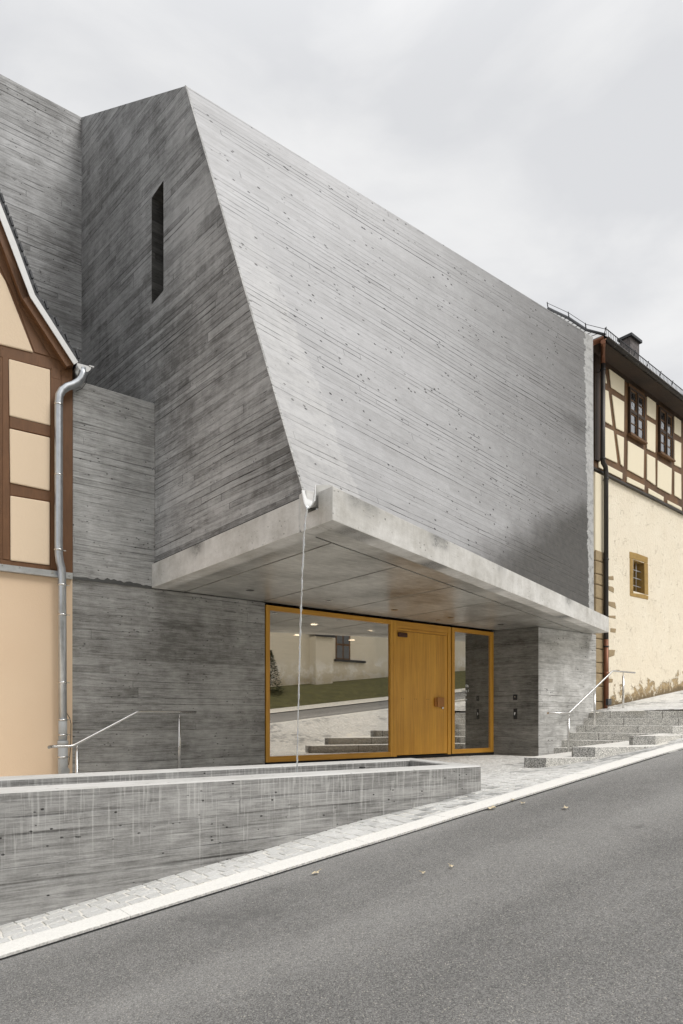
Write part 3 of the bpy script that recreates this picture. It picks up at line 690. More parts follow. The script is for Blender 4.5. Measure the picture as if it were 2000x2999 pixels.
# door
mb = MB(); mb.box((9.492, YW - .002, .0), (9.575, YW + .10, 2.80)); mb.box((11.10, YW - .002, .0), (11.195, YW + .10, 2.80)); df = mb.each('door_frame', M['oak'], mus, bevel=.003)
mb = MB(); mb.box((9.577, YW + .002, 2.655), (11.098, YW + .10, 2.80)); mb.box((9.577, YW + .012, 2.60), (11.098, YW + .10, 2.652)); mb.each('rail', M['oakh'], df, bevel=.003)
mb = MB(); mb.box((9.583, YW + .016, .025), (11.092, YW + .09, 2.594)); dr = mb.build('door', M['oak'], mus, bevel=.002)
mb = MB(); mb.box((10.72, YW - .055, 1.035), (10.93, YW - .028, 1.24)); mb.box((10.68, YW - .028, 1.05), (10.76, YW + .015, 1.225)); mb.build('handle', M['handlewood'], dr, bevel=.004)
mb = MB(); mb.tube([(10.93, YW - .012, 1.015), (10.93, YW + .02, 1.015)], .024, 14); mb.build('lock_cylinder', M['steel'], dr)
mb = MB(); mb.box((9.60, YW - .03, 2.47), (9.86, YW + .015, 2.565)); mb.build('door_closer', M['closer'], dr, bevel=.02)
mb = MB()
for xx in (9.75, 10.12, 10.49):
    for dx in (-.03, .03): disc_ = [(xx + dx + .007 * math.cos(a), YW + .0135, 1.195 + .007 * math.sin(a)) for a in np.linspace(0, 5.5, 8)]; mb.solid(disc_, (0, .004, 0))
mb.each('screw_plug', M['closer'], dr)
mb = MB(); mb.box((6.39, YW + .10, 2.80), (12.655, YW + .2, 2.838)); mb.box((6.39, YW + .05, -.05), (6.424, YW + .2, 2.81)); mb.box((11.196, YW + .03, 0), (11.234, YW + .1, 2.8)); mb.box((6.39, YW + .0, -.3), (12.655, YW + .2, .003)); mb.build('joint_gap', M['gap'], mus)
# interior
mb = MB(); mb.box((6.3, YW + .2, -.1), (18, 20, -.02)); mb.build('floor', M['intdark'], mus)
mb = MB(); mb.box((6.3, YW + .2, 2.76), (18, 20, 2.80)); mb.build('ceiling', M['soffit'], mus)
mb = MB(); mb.box((6.3, 17.5, -.02), (18, 17.7, 2.76)); mb.box((6.2, YW + .42, -.1), (6.3, 17.5, 2.8)); mb.each('inner_wall', M['intdark'], mus)
mb = MB(); mb.box((13.1, 11.3, -.02), (17.0, 11.4, 2.76)); mb.box((12.66, 11.0, -.02), (12.72, 17, 2.76)); mb.each('partition_wall', M['intwall'], mus)
mb = MB(); mb.box((12.2, 12.2, -.02), (12.6, 12.25, 2.6)); mb.build('display_panel', M['intwall'], mus)
for x_, y_ in [(8.4, 11.6), (10.0, 11.6), (9.14, 13.3), (10.8, 13.3), (9.9, 15.1), (11.6, 15.2)]:
    mb = MB(); disc(mb, (x_, y_), .075, z0=2.752, h=.006); mb.build('interior_light', M['lamp'], mus)
# vinyl lettering on the side pane
def letters(txt, x, z, h, par):
    cu = bpy.data.curves.new('t', 'FONT'); cu.body = txt; cu.size = h * 1.35; cu.extrude = .0005
    to = bpy.data.objects.new('t', cu); C.objects.link(to); bpy.context.view_layer.update()
    me = bpy.data.meshes.new_from_object(to.evaluated_get(bpy.context.evaluated_depsgraph_get())); bpy.data.objects.remove(to)
    me.materials.append(M['white']); me.name = 'lettering'
    o = bpy.data.objects.new('lettering', me); C.objects.link(o); o.parent = par
    o.rotation_euler = (R(90), 0, 0); o.scale = (.72, 1, 1); o.location = Vector((x, YW + .0375, z)) - WL[par]
for t, px, py, h in (('Öffn', 1363, 2012, .058), ('Dienstag - S', 1352, 2025, .050), ('Feiertag', 1352, 2036, .050), ('Letzter', 1359, 2050, .036)):
    p = on(px, py, (0, YW + .04), (1, 0)); letters(t, p.x, p.z, h, w2)

# water spout
sp = thing('water_spout', (4.3, 5.97, 3.0), 'folded pale metal spout pouring water at the corner of the concrete canopy', 'spout')
inl = [(4.50, 6.14, 3.30), (4.50, 6.07, 3.10), (4.50, 5.95, 3.10), (4.50, 5.90, 3.32)]
mid_ = [(4.26, 6.12, 3.27), (4.26, 6.05, 3.07), (4.26, 5.93, 3.05), (4.26, 5.86, 3.26)]
outl = [(4.07, 5.80, 3.02), (4.05, 5.73, 2.93), (4.05, 5.68, 2.93), (4.09, 5.64, 3.00)]
mb = MB()
for A, B in ((inl, mid_), (mid_, outl)):
    for i in range(3): mb.face([A[i], B[i], B[i + 1], A[i + 1]])
mb.build('chute', M['zincw'], sp, merge=True, solidify=.008)
# falling water
mb = MB(); path = []; rr = []; rw = random.Random(5)
for i in range(90):
    t = i / 89; z = 2.95 - (2.95 - .10) * t; k = math.sqrt(t)
    path.append((4.045 - .105 * k + rw.uniform(-.0025, .0025), 5.70 + .05 * k + rw.uniform(-.004, .004), z)); rr.append((.0090 - .002 * t) * rw.uniform(.55, 1.35) if i else .018)
mb.tube(path, rr, 8)
tag(mb.build('water_jet', M['stream']), 'thin white water jet falling from the canopy spout into the concrete trough', 'water')

# ------------------------------------------------------------------ trough fountain
ft = thing('fountain_trough', (3, 5.7, -.3), 'long board-marked concrete water trough with dark drips and pale rim in front of the entrance', 'fountain')
ins = [(-2.7, 5.66), (5.53, 5.155 - .0), (5.80, 6.03), (-2.7, 6.29)]
zt = .28; o4 = [Vector((a, b, 0)) for a, b in ftn_out]; i4 = [Vector((a, b, 0)) for a, b in ins]
i4[0].y = 5.68; i4[1] = Vector((5.56, 5.165, 0)); 
def quadwall(mb, a, b, z0, z1, zshift=0, n=1):
    L = (b - a).length; mb.face([(a.x, a.y, z0), (b.x, b.y, z0), (b.x, b.y, z1), (a.x, a.y, z1)], [(0, z0), (L, z0), (L, z1), (0, z1)])
mb = MB(); c = .012
oc = [v.lerp(sum(o4, Vector()) / 4, 0) for v in o4]
for k in range(4): quadwall(mb, o4[k], o4[(k + 1) % 4], -1.6, zt - c)
mb.build('outer_wall', M['fount'], ft)
mb = MB()
for k in range(4): quadwall(mb, i4[(k + 1) % 4], i4[k], -.3, zt - c)
mb.face([(v.x, v.y, -.25) for v in i4]); mb.build('basin', M['fount'], ft)
mb = MB()
for k in range(4):
    a, b, d, e = o4[k], o4[(k + 1) % 4], i4[(k + 1) % 4], i4[k]
    def sh(p, q, s): v = (q - p); return p + v.normalized() * s
    a2, b2, d2, e2 = sh(a, e, c), sh(b, d, c), sh(d, b, c), sh(e, a, c); Z = lambda p, z: (p.x, p.y, z)
    mb.face([Z(a2, zt), Z(b2, zt), Z(d2, zt), Z(e2, zt)]); mb.face([Z(a, zt - c), Z(b, zt - c), Z(b2, zt), Z(a2, zt)]); mb.face([Z(d, zt - c), Z(e, zt - c), Z(e2, zt), Z(d2, zt)])
mb.build('rim', M['ftop'], ft)
mb = MB(); mb.face([(v.x, v.y, .09) for v in i4]); mb.build('water', M['pool'], ft)
mb = MB(); mb.tube([(4.46, 5.33, .279), (4.46, 5.33, .292)], [.035, .03], 16); mb.build('overflow_cap', M['black'], ft)

# ------------------------------------------------------------------ granite steps
gs = thing('granite_steps', (14.5, 8.4, 0), 'six speckled grey granite steps climbing beside the concrete pier', 'steps')
for k, (q, z) in enumerate(zip(stepo, stepz)):
    mb = MB(); mb.prism(q, z - .45, z)
    def uvf(p, n_): return ((p.x * PD.x + p.y * PD.y) + k * .37 if abs(n_.x * PD.y - n_.y * PD.x) > .75 else p.x * .95 + k * .41, p.z)
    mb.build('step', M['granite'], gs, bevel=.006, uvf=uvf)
for (a, b), z1 in (((L1, (9.77, 6.88)), .123), ((L2, (10.69, 6.54)), .292), ((L3, (12.68, 6.50)), .461)):
    a, b = Vector(a), Vector(b); d = (b - a).normalized(); n_ = Vector((-d.y, d.x)); n_ = n_ if n_.x > 0 else -n_
    mb = MB(); mb.prism([a - n_ * .004 - d * .004, b - n_ * .004 + d * .004, b + n_ * .09 + d * .004, a + n_ * .09 - d * .004], z1 - .4, z1); mb.build('corner_block', M['graniteblock'], gs, bevel=.006)
# ------------------------------------------------------------------ handrails
def rail(name, label, path, posts, loc, group):
    t = thing(name, loc, label, 'handrail', group)
    P_ = [Vector(p) for p in path]; sm = [P_[0]]
    for k in range(1, len(P_) - 1):
        a, b, c_ = P_[k - 1], P_[k], P_[k + 1]; d0 = (a - b).normalized() * .05; d1 = (c_ - b).normalized() * .05
        for s in (0, .25, .5, .75, 1): sm.append((b + d0) * (1 - s) ** 2 + b * 2 * s * (1 - s) + (b + d1) * s * s)
    sm.append(P_[-1]); mb = MB(); mb.tube(sm, .021, 14); mb.build('rail', M['steel'], t)
    for x_, y_, z0, z1 in posts:
        mb = MB(); mb.tube([(x_, y_, z0), (x_, y_, z1 - .10)], .025, 14); p = mb.build('post', M['steel'], t)
        mb = MB(); mb.tube([(x_, y_, z1 - .11), (x_, y_, z1 - .01)], .009, 8); mb.build('pin', M['steel'], p)
rail('handrail', 'steel handrail rising beside the granite steps at the concrete pier', [(12.75, 8.93, .905), (13.53, 8.93, .905), (15.37, 8.93, 1.94), (16.45, 8.96, 1.94)],
     [(13.53, 8.93, -.08, .90), (14.58, 8.93, .45, 1.49), (15.88, 8.95, .96, 1.94)], (14.5, 8.93, 0), 'steel handrails by the entrance')
rail('handrail', 'steel handrail descending behind the trough toward the grey downpipe', [(2.56, 9.55, .40), (2.66, 9.9, .395), (2.97, 9.9, .395), (3.92, 9.9, .885), (4.86, 9.9, .885)],
     [(4.58, 9.9, -.10, .885), (3.03, 9.9, -.75, .42)], (3.8, 9.9, -.5), 'steel handrails by the entrance')

# ------------------------------------------------------------------ half-timbered house on the left
A = R(-4.8); HD = (math.cos(A), math.sin(A)); HP = (3.085, 10.30); hn = Vector((-HD[1], HD[0], 0)) * -1     # hn towards street
def hp(px, py, off=0): return on(px, py, HP, HD, off)
house = thing('half_timbered_house', (0, 10.6, -1.5), 'peach rendered house with brown timber gable and zinc downpipe left of the museum', 'house')
def hs(s, z, off=0):   # along the wall from its right corner
    return Vector((HP[0] + HD[0] * s, HP[1] + HD[1] * s, z)) + hn * off
zf = hp(100, 1668).z
mb = MB(); mb.solid([hs(-8, -3), hs(0, -3), hs(0, zf), hs(-8, zf)], -hn * 3.4); mb.build('rendered_wall', M['peach'], house)
apex = None
lo = [hp(227, 1066), hp(88, 868), hp(0, 638)]
dirv = (lo[2] - lo[1]); top = lo[2] + dirv * ((-4.0 - ((lo[2] - Vector((HP[0], HP[1], lo[2].z))).dot(Vector((HD[0], HD[1], 0))))) / dirv.dot(Vector((HD[0], HD[1], 0))))
def sof(p): return (p - Vector((HP[0], HP[1], p.z))).dot(Vector((HD[0], HD[1], 0)))
g_out = [hs(0, zf), hs(0, lo[0].z - .03)] + [hs(min(0, sof(p)), p.z) for p in lo] + [top] + [hs(-8 - sof(p), p.z) for p in reversed(lo)] + [hs(-8, zf)]
gp = []
for p in g_out:
    if not gp or (p - gp[-1]).length > .01: gp.append(p)
mb = MB(); mb.solid(gp, -hn * 3.4); mb.build('timber_gable', M['brownpaint'], house)
# beams a few mm proud with open seams
mb = MB()
def plank(mb, pts, off, th=.03, f=hp): mb.solid([f(px, py, off) for px, py in pts], hn * -th)
beams = [[(0, 1008), (98, 1034), (197, 1068), (178, 1088), (0, 1044)], [(8, 1044), (24, 1049), (29, 1640), (8, 1637)], [(148, 1084), (178, 1092), (178, 1672), (148, 1665)], [(150.5, 1076), (177, 1082), (177, 1112), (150.5, 1106)],
         [(29, 1219), (148, 1248), (148, 1279), (29, 1252)], [(30, 1415), (148, 1439), (148, 1468), (30, 1449)], [(0, 1640), (146, 1658), (146, 1673), (0, 1655)],
         [(16, 800), (62, 905), (145, 1044), (101, 1031)], [(66, 900), (150, 1046), (190, 1060), (100, 905)], [(-60, 640), (-20, 640), (60, 900), (16, 815)],
         [(180, 1100), (213, 1110), (213, 1688), (180, 1680)], [(-90, 1028), (2, 1046), (2, 1636), (-12, 1634)]]
for k, b in enumerate(beams): plank(mb, b, .006 + .0025 * (k % 5), .04)
mb.each('timber_beam', M['brownpaint'], house, bevel=.004)
for q in ([(26, 1050), (147, 1082), (148, 1246), (28, 1217)], [(28, 1254), (147, 1281), (146, 1437), (30, 1413)], [(30, 1451), (146, 1470), (146, 1655), (31, 1641)],
          [(-120, 700), (-60, 700), (16, 822), (98, 1032), (-120, 978)], [(-150, 1020), (-12, 1050), (-12, 1630), (-150, 1612)]):
    mb = MB(); plank(mb, q, .026, .03); mb.build('infill_panel', M['peachpanel'], house, bevel=.02)
mb = MB(); plank(mb, [(-300, 1613), (213, 1678), (213, 1692), (-300, 1630)], .035, .03); plank(mb, [(-300, 1627), (213, 1689), (213, 1696), (-300, 1634)], .075, .07); mb.build('flashing', M['zinc'], house)
mb = MB()
for px in (8, 59, 153, 205): p = hp(px, 1652 + px * .165, .04); mb.tube([p, p + hn * .006], .009, 8)
mb.each('rivet', M['steel'], house)
# verge, roof
V_lo = [(217, 1067), (88, 868), (28, 711), (0, 638)]; V_hi = [(229, 1060), (102, 862), (46, 708), (0, 592)]; V_sl = [(233, 1052), (112, 858), (53, 698), (0, 560)]
def ext(a, b, k=1.9): return (b[0] + (b[0] - a[0]) * k * 8, b[1] + (b[1] - a[1]) * k * 8)
for L_ in (V_lo, V_hi, V_sl): L_.append(ext(L_[-2], L_[-1]))
mb = MB()
for k in range(4): plank(mb, [V_lo[k], V_lo[k + 1], V_hi[k + 1], V_hi[k]], .17, .02)
mb.build('verge_flashing', M['zincw'], house)
mb = MB()
for k in range(4): plank(mb, [V_hi[k], V_hi[k + 1], V_sl[k + 1], V_sl[k]], .165, 3.5)
vl = mb.build('roof', M['slate'], house)
mb = MB()
for k in range(4):
    for j in range(4):
        s0 = (k + 0) ; t0 = j / 4
        a = (V_sl[k][0] * (1 - t0) + V_sl[k + 1][0] * t0, V_sl[k][1] * (1 - t0) + V_sl[k + 1][1] * t0)
        if a[0] < -40: continue
        b = (a[0] - 12, a[1] - 30); plank(mb, [(a[0] - 4, a[1] - 4), (a[0] + 1.5, a[1] - 4), (a[0] - 7, a[1] - 30), (a[0] - 12, a[1] - 28)], .18, .3)
mb.build('slates', M['slate'], vl)
mb = MB()
for k in range(2): plank(mb, [V_lo[k], V_lo[k + 1], (V_lo[k + 1][0] - 22, V_lo[k + 1][1] + 6), (V_lo[k][0] - 22, V_lo[k][1] + 6)], .12, .11)
plank(mb, [V_lo[1], V_lo[3], (V_lo[3][0] - 22, V_lo[3][1] + 8), (V_lo[1][0] - 22, V_lo[1][1] + 8)], .12, .11)
mb.build('verge_soffit', M['brownpaint'], house)
# gutter running back along the eave
gc = hp(246, 1069, .16); mb = MB(); mb.tube([gc, gc - hn * 3.3], .098, 16, arc=(180, 360)); gt = mb.build('gutter', M['zinc'], house, solidify=.006)
mb = MB(); r_ = Vector((HD[0], HD[1], 0)); mb.solid([gc + r_ * .1 * math.cos(a) + Vector((0, 0, .1 * math.sin(a))) for a in np.linspace(math.pi, 2 * math.pi, 14)], hn * .006)
mb.bar(gc + r_ * .07 + Vector((0, 0, .006)), gc + r_ * .14 + Vector((0, 0, .006)), .03, .014); mb.build('end_cap', M['zincw'], gt)
pp_ = [(243, 1080), (243, 1095), (238, 1108), (228, 1119), (214, 1127), (196, 1133), (182, 1143), (174, 1158), (172, 1180), (172, 1400), (172, 1605), (172.5, 1625), (175, 1645), (180, 1664), (182, 1685), (182, 1720), (184, 2150)]
mb = MB(); path = [hp(x_, y_, .13) for x_, y_ in pp_]; path[0] = hp(243, 1080, .12); mb.tube(path, .056, 16); dp = mb.build('downpipe', M['zinc'], house)
mb = MB(); mb.tube([hp(184, 2105, .13), hp(184, 2170, .13)], .060, 16)
mb.tube([hp(184, 2170, .13), hp(185, 2300, .13)], .068, 16); mb.tube([hp(184, 2169, .13), hp(184, 2182, .13)], .074, 16); mb.build('base_pipe', simple('grey_plastic', (.42, .43, .43), .5, 0, 6, .15), dp)
mb = MB()
for x_, y_, r_o in ((172, 1611, .066), (182, 1713, .066), (183, 1800, .061), (183, 1999, .061), (184, 2108, .064), (184, 2152, .066), (184, 2217, .076), (172, 1185, .061), (172, 1391, .059)):
    p = hp(x_, y_, .13); mb.tube([p + Vector((0, 0, .012)), p - Vector((0, 0, .012))], r_o, 16)
    if y_ > 1600: mb.bar(p, p + r_ * .1, .012, .012)
mb.each('pipe_clamp', M['steel'], dp)
p = hp(191, 2258, .19); mb = MB(); mb.tube([p - hn * .02, p + hn * .015], .06, 20); mb.tube([p + hn * .012, p + hn * .02], .045, 18); mb.build('cleaning_cap', M['zinc'], dp)
mb = MB(); wire = [hp(255, 1100, .1), hp(253, 1120, .1), hp(240, 1138, .06), hp(222, 1146, .03)]; mb.tube(wire, .004, 6)
mb.tube([hp(193, 2085, .1), hp(204, 2102, .05), hp(208, 2120, .04), hp(207, 2190, .04), hp(201, 2240, .04)], .005, 6); mb.each('cable', M['black'], dp)

# ------------------------------------------------------------------ old building on the right
B = math.atan(.0717); OD = (math.cos(B), math.sin(B)); OP = (15.8, 9.55); on_ = Vector((OD[1], -OD[0], 0))
def op(px, py, off=0): return on(px, py, OP, OD, off)
def os_(s, z, off=0): return Vector((OP[0] + OD[0] * s, OP[1] + OD[1] * s, z)) + on_ * off
old = thing('old_timbered_building', (18, 10, 1), 'tall old cream building with dark timber upper storey and hipped slate roof behind the museum', 'building')
zj = 6.98; S0, S1 = -.45, 14.0
def z3(x, y): return (1550 + x / 3.358, 1400 + y / 3.358)
a = op(*z3(1022, 800)); b = op(*z3(1134, 1140)); sa, sb_ = (a.x - OP[0]) / OD[0], (b.x - OP[0]) / OD[0]; za, zb = op(*z3(1134, 1142)).z, op(*z3(1022, 800)).z
mb = MB(); ss_ = [S0, sa, sb_, S1]; zz_ = [-.5, za, zb, zj]
for i in range(3):
    for j in range(3):
        if i == 1 and j == 1: continue
        mb.face([os_(ss_[i], zz_[j]), os_(ss_[i + 1], zz_[j]), os_(ss_[i + 1], zz_[j + 1]), os_(ss_[i], zz_[j + 1])])
for s_ in (S0, S1): mb.face([os_(s_, -.5), os_(s_, zj), os_(s_, zj, -9), os_(s_, -.5, -9)])
mb.face([os_(S0, -.5, -9), os_(S1, -.5, -9), os_(S1, zj, -9), os_(S0, zj, -9)]); mb.face([os_(S0, zj), os_(S1, zj), os_(S1, zj, -9), os_(S0, zj, -9)])
mb.build('plastered_wall', M['oldplaster'], old, merge=True)
ze = 10.12
mb = MB(); mb.solid([os_(S0 + .12, zj, -.02), os_(S1, zj, -.02), os_(S1, ze, -.02), os_(S0 + .12, ze, -.02)], -on_ * 8.8); tfm = mb.build('timber_frame', M['oldtimber'], old)
def z2(x, y): return (1500 + x / 3.136, 900 + y / 3.136)
panels = [[(857, 600), (857, 690), (873, 700)], [(885, 497), (1032, 598), (1030, 812), (912, 733)], [(838, 745), (885, 770), (922, 1088), (838, 1038)], [(918, 800), (1030, 868), (1028, 1145), (957, 1110)],
          [(838, 1090), (932, 1135), (968, 1430), (838, 1370)], [(962, 1165), (1028, 1195), (1025, 1465), (1000, 1440)], [(1065, 1225), (1212, 1310), (1208, 1570), (1062, 1490)],
          [(795, 1405), (1015, 1520), (1013, 1578), (795, 1470)], [(1058, 1555), (1217, 1635), (1215, 1680), (1055, 1605)], [(1253, 1660), (1393, 1740), (1391, 1782), (1253, 1710)], [(1428, 1770), (1555, 1835), (1560, 1870), (1428, 1800)],
          [(1242, 775), (1322, 825), (1320, 1035), (1240, 985)], [(1240, 1035), (1318, 1080), (1316, 1335), (1240, 1298)], [(1240, 1345), (1315, 1385), (1317, 1635), (1240, 1580)], [(1338, 1405), (1467, 1480), (1463, 1720), (1335, 1650)],
          [(1492, 960), (1552, 1010), (1552, 1190), (1492, 1150)], [(1492, 1215), (1553, 1245), (1553, 1475), (1492, 1445)], [(1492, 1505), (1553, 1535), (1555, 1765), (1492, 1725)]]
for q in panels:
    mb = MB(); mb.solid([op(*z2(x_, y_), .012) for x_, y_ in q], -on_ * .03); mb.build('infill_panel', M['creampanel'], old, bevel=.012)
# the next bays uphill, out of the frame: same pattern shifted along the wall
for sh_ in (2.36, 4.72):
    for q in panels[11:18] + panels[8:11]:
        mb = MB(); mb.solid([op(*z2(x_, y_), .012) + Vector((OD[0], OD[1], 0)) * (sh_ + 1.6) for x_, y_ in q], -on_ * .03); mb.build('infill_panel', M['creampanel'], old, bevel=.012)
# corner post and sill beam proud
mb = MB(); mb.solid([op(1742, 1000, .03), op(1757, 1000, .03), op(1757, 1352, .03), op(1742, 1345, .03)], -on_ * .1); mb.build('corner_post', M['darktimber'], old)
mb = MB(); mb.solid([os_(S0 - .1, zj + .0, .09), os_(S1, zj + .0, .09), os_(S1, zj + .04, .09), os_(S0 - .1, zj + .04, .09)], -on_ * .1); mb.build('ledge_flashing', M['copperdark'], old)
# windows: frame, sashes, glazing bars, panes
def owin(tl, tr, br, bl):
    a, b, c_, d = (op(*z2(*p), 0) for p in (tl, tr, br, bl)); x0, x1 = sorted([a.x, b.x]); s0 = (x0 - OP[0]) / OD[0]; s1 = (x1 - OP[0]) / OD[0]; z1 = (a.z + b.z) / 2; z0 = (c_.z + d.z) / 2
    fr_ = MB()
    def bx(s_a, s_b, za, zb, off, th, m_): m_.solid([os_(s_a, za, off), os_(s_b, za, off), os_(s_b, zb, off), os_(s_a, zb, off)], -on_ * th)
    w = .05
    bx(s0, s0 + w, z0, z1, .05, .06, fr_); bx(s1 - w, s1, z0, z1, .05, .06, fr_); bx(s0 + w, s1 - w, z1 - w, z1, .048, .055, fr_); bx(s0 + w, s1 - w, z0, z0 + w, .048, .055, fr_)
    sm = (s0 + s1) / 2; bx(sm - .03, sm + .03, z0 + w, z1 - w, .06, .06, fr_); zm = (z0 + z1) / 2; bx(s0 + w, sm - .03, zm - .04, zm + .04, .046, .05, fr_); bx(sm + .03, s1 - w, zm - .04, zm + .04, .046, .05, fr_)
    f_ = fr_.build('window_frame', M['darktimber'], old, bevel=.004)
    sb = MB()
    for (pa, pb) in ((s0 + w, sm - .03), (sm + .03, s1 - w)):
        for (qa, qb) in ((z0 + w, zm - .04), (zm + .04, z1 - w)):
            bx(pa, pa + .03, qa, qb, .03, .03, sb); bx(pb - .03, pb, qa, qb, .03, .03, sb); bx(pa + .03, pb - .03, qa, qa + .03, .028, .03, sb); bx(pa + .03, pb - .03, qb - .03, qb, .028, .03, sb); qm = (qa + qb) / 2; bx(pa + .03, pb - .03, qm - .009, qm + .009, .026, .02, sb)
    sb.build('sash', M['oldtimber'], f_)
    gl = MB(); bx(s0 + w, s1 - w, z0 + w, z1 - w, .012, .005, gl); gl.build('pane', M['oldglass'], f_)
    si = MB(); bx(s0 - .06, s1 + .04, z0 - .05, z0, .10, .1, si); si.build('sill', M['oldtimber'], f_)
    hd = MB(); bx(s0 - .02, s1 + .02, z1 + .01, z1 + .20, .02, .03, hd); hd.build('lintel', M['oldtimber'], f_)
owin((1068, 745), (1205, 815), (1205, 1245), (1068, 1165)); owin((1345, 925), (1463, 992), (1463, 1405), (1345, 1340))
for (s_,) in ((7.0,), (9.4,)):
    fr_ = MB(); fr_.solid([os_(s_, 8.0, .04), os_(s_ + .8, 8.0, .04), os_(s_ + .8, 9.5, .04), os_(s_, 9.5, .04)], -on_ * .04); f_ = fr_.build('window_frame', M['darktimber'], old)
    gl = MB(); gl.solid([os_(s_ + .06, 8.06, .046), os_(s_ + .74, 8.06, .046), os_(s_ + .74, 9.44, .046), os_(s_ + .06, 9.44, .046)], -on_ * .004); gl.build('pane', M['oldglass'], f_)
# small barred window in stone surround
def z3(x, y): return (1550 + x / 3.358, 1400 + y / 3.358)
mb = MB()
for q in ([(988, 722), (1060, 740), (1168, 780), (1167, 840), (1020, 795), (988, 790)], [(990, 792), (1022, 796), (1024, 1130), (992, 1128)], [(1132, 830), (1168, 842), (1172, 1150), (1137, 1142)], [(992, 1126), (1137, 1145), (1172, 1160), (1170, 1196), (1000, 1160), (991, 1150)]):
    mb.solid([op(*z3(x_, y_), .012) for x_, y_ in q], -on_ * .04)
sw = mb.build('stone_surround', M['ochre'], old, bevel=.012)
mb = MB(); DD = .42
mb.face([os_(sa, za), os_(sb_, za), os_(sb_, za, -DD), os_(sa, za, -DD)]); mb.face([os_(sa, zb), os_(sa, zb, -DD), os_(sb_, zb, -DD), os_(sb_, zb)])
mb.face([os_(sa, za), os_(sa, za, -DD), os_(sa, zb, -DD), os_(sa, zb)]); mb.face([os_(sb_, za), os_(sb_, zb), os_(sb_, zb, -DD), os_(sb_, za, -DD)]); mb.build('reveal', M['ochre'], sw)
mb = MB(); mb.face([os_(sa, za, -DD), os_(sb_, za, -DD), os_(sb_, zb, -DD), os_(sa, zb, -DD)]); mb.build('pane', M['gap'], sw)
mb = MB()
for k in (1, 2, 3): zz = za + (zb - za) * k / 4 - .02; mb.tube([os_(sa, zz, -.10), os_(sb_, zz, -.10)], .011, 6)
ss = sa + (sb_ - sa) * .55; mb.tube([os_(ss, za, -.10), os_(ss, zb, -.10)], .011, 6); ss = sa + (sb_ - sa) * .25; mb.tube([os_(ss, za, -.10), os_(ss, zb, -.10)], .011, 6); mb.build('iron_bars', simple('grey_iron', (.42, .42, .42), .5), sw)
# quoins of the corner pilaster and exposed stones
mb = MB(); zq = .9; rq = random.Random(11)
while zq < 4.9:
    h_ = rq.uniform(.24, .4); w_ = rq.uniform(-.01, .01)
    mb.solid([os_(-.36, zq, .10), os_(.27 + w_, zq, .10), os_(.27 + w_, zq + h_ - .012, .10), os_(-.36, zq + h_ - .012, .10)], -on_ * .25); zq += h_
mb.build('quoins', M['sandstone'], old, bevel=.025)
mb = MB(); mb.solid([os_(-.36, 4.9, .085), os_(.25, 4.9, .085), os_(.25, 6.93, .085), os_(-.36, 6.93, .085)], -on_ * .2); mb.build('pilaster', M['creampanel'], old, bevel=.03)
for q in ([(781, 965), (828, 963), (832, 1005), (783, 1000)], [(781, 1060), (822, 1068), (835, 1085), (832, 1130), (783, 1105)], [(781, 1212), (846, 1222), (856, 1288), (783, 1255)], [(781, 1352), (850, 1352), (851, 1385), (783, 1370)], [(799, 1475), (855, 1480), (850, 1522), (799, 1515)], [(781, 1688), (846, 1690), (838, 1745), (783, 1765)], [(783, 1970), (825, 1975), (820, 2010), (785, 2015)]):
    mb = MB(); mb.solid([op(*z3(x_, y_), .008) for x_, y_ in q], -on_ * .03); mb.build('exposed_stone', M['sandstone'], old, bevel=.01)
# eaves, gutter, roof
OFF = .5
ec = op(1771, 985, OFF); se = (ec - Vector((OP[0], OP[1], ec.z))).dot(Vector((OD[0], OD[1], 0))); zg = ec.z - .02
print('eave corner', ec, se)
mb = MB(); mb.tube([os_(se, zg, OFF), os_(S1, zg, OFF)], .075, 14, arc=(180, 360)); gt2 = mb.build('gutter', M['copperdark'], old, solidify=.008)
mb = MB(); mb.tube([os_(se, zg, OFF), os_(se + .05, zg, OFF - 7)], .075, 14, arc=(180, 360)); mb.build('gutter', M['coppernew'], old, solidify=.008)
mb = MB()
for k in range(16): s_ = se + .45 + k * .62; mb.tube([os_(s_, zg, OFF), os_(s_ + .03, zg, OFF)], .082, 14, arc=(180, 360))
mb.each('gutter_joint', M['black'], gt2)
mb = MB(); mb.solid([os_(se + .03, zg + .02, OFF - .05), os_(S1, zg + .02, OFF - .05), os_(S1, zg - .05, 0), os_(se + .03, zg - .05, 0)], (0, 0, .05)); mb.build('eave_soffit', M['darktimber'], old)
mb = MB(); mb.solid([os_(S0, ze - .32, .02), os_(S1, ze - .32, .02), os_(S1, ze, .02), os_(S0, ze, .02)], -on_ * .06); mb.build('wall_plate', M['darktimber'], old)
def roofp(i, hip, zz): return None
zR = zg + .05; prof = [(0, 0, 0), (.30, .636, .50), (.60, 1.27, 1.18), (1.0, 2.12, 1.98)]     # bell-cast hip: run in x, run in y, rise
mb = MB()
for k in range(3):
    (a0, r0, h0), (a1, r1, h1) = prof[k], prof[k + 1]
    mb.face([os_(se + a0, zR + h0, OFF - 7.8 + r0), os_(se + a0, zR + h0, OFF - r0), os_(se + a1, zR + h1, OFF - r1), os_(se + a1, zR + h1, OFF - 7.8 + r1)], [(0, h0 * 1.1), (7, h0 * 1.1), (7, h1 * 1.1), (0, h1 * 1.1)])
mb.build('hip_roof_end', M['slatec'], old)
mb = MB()
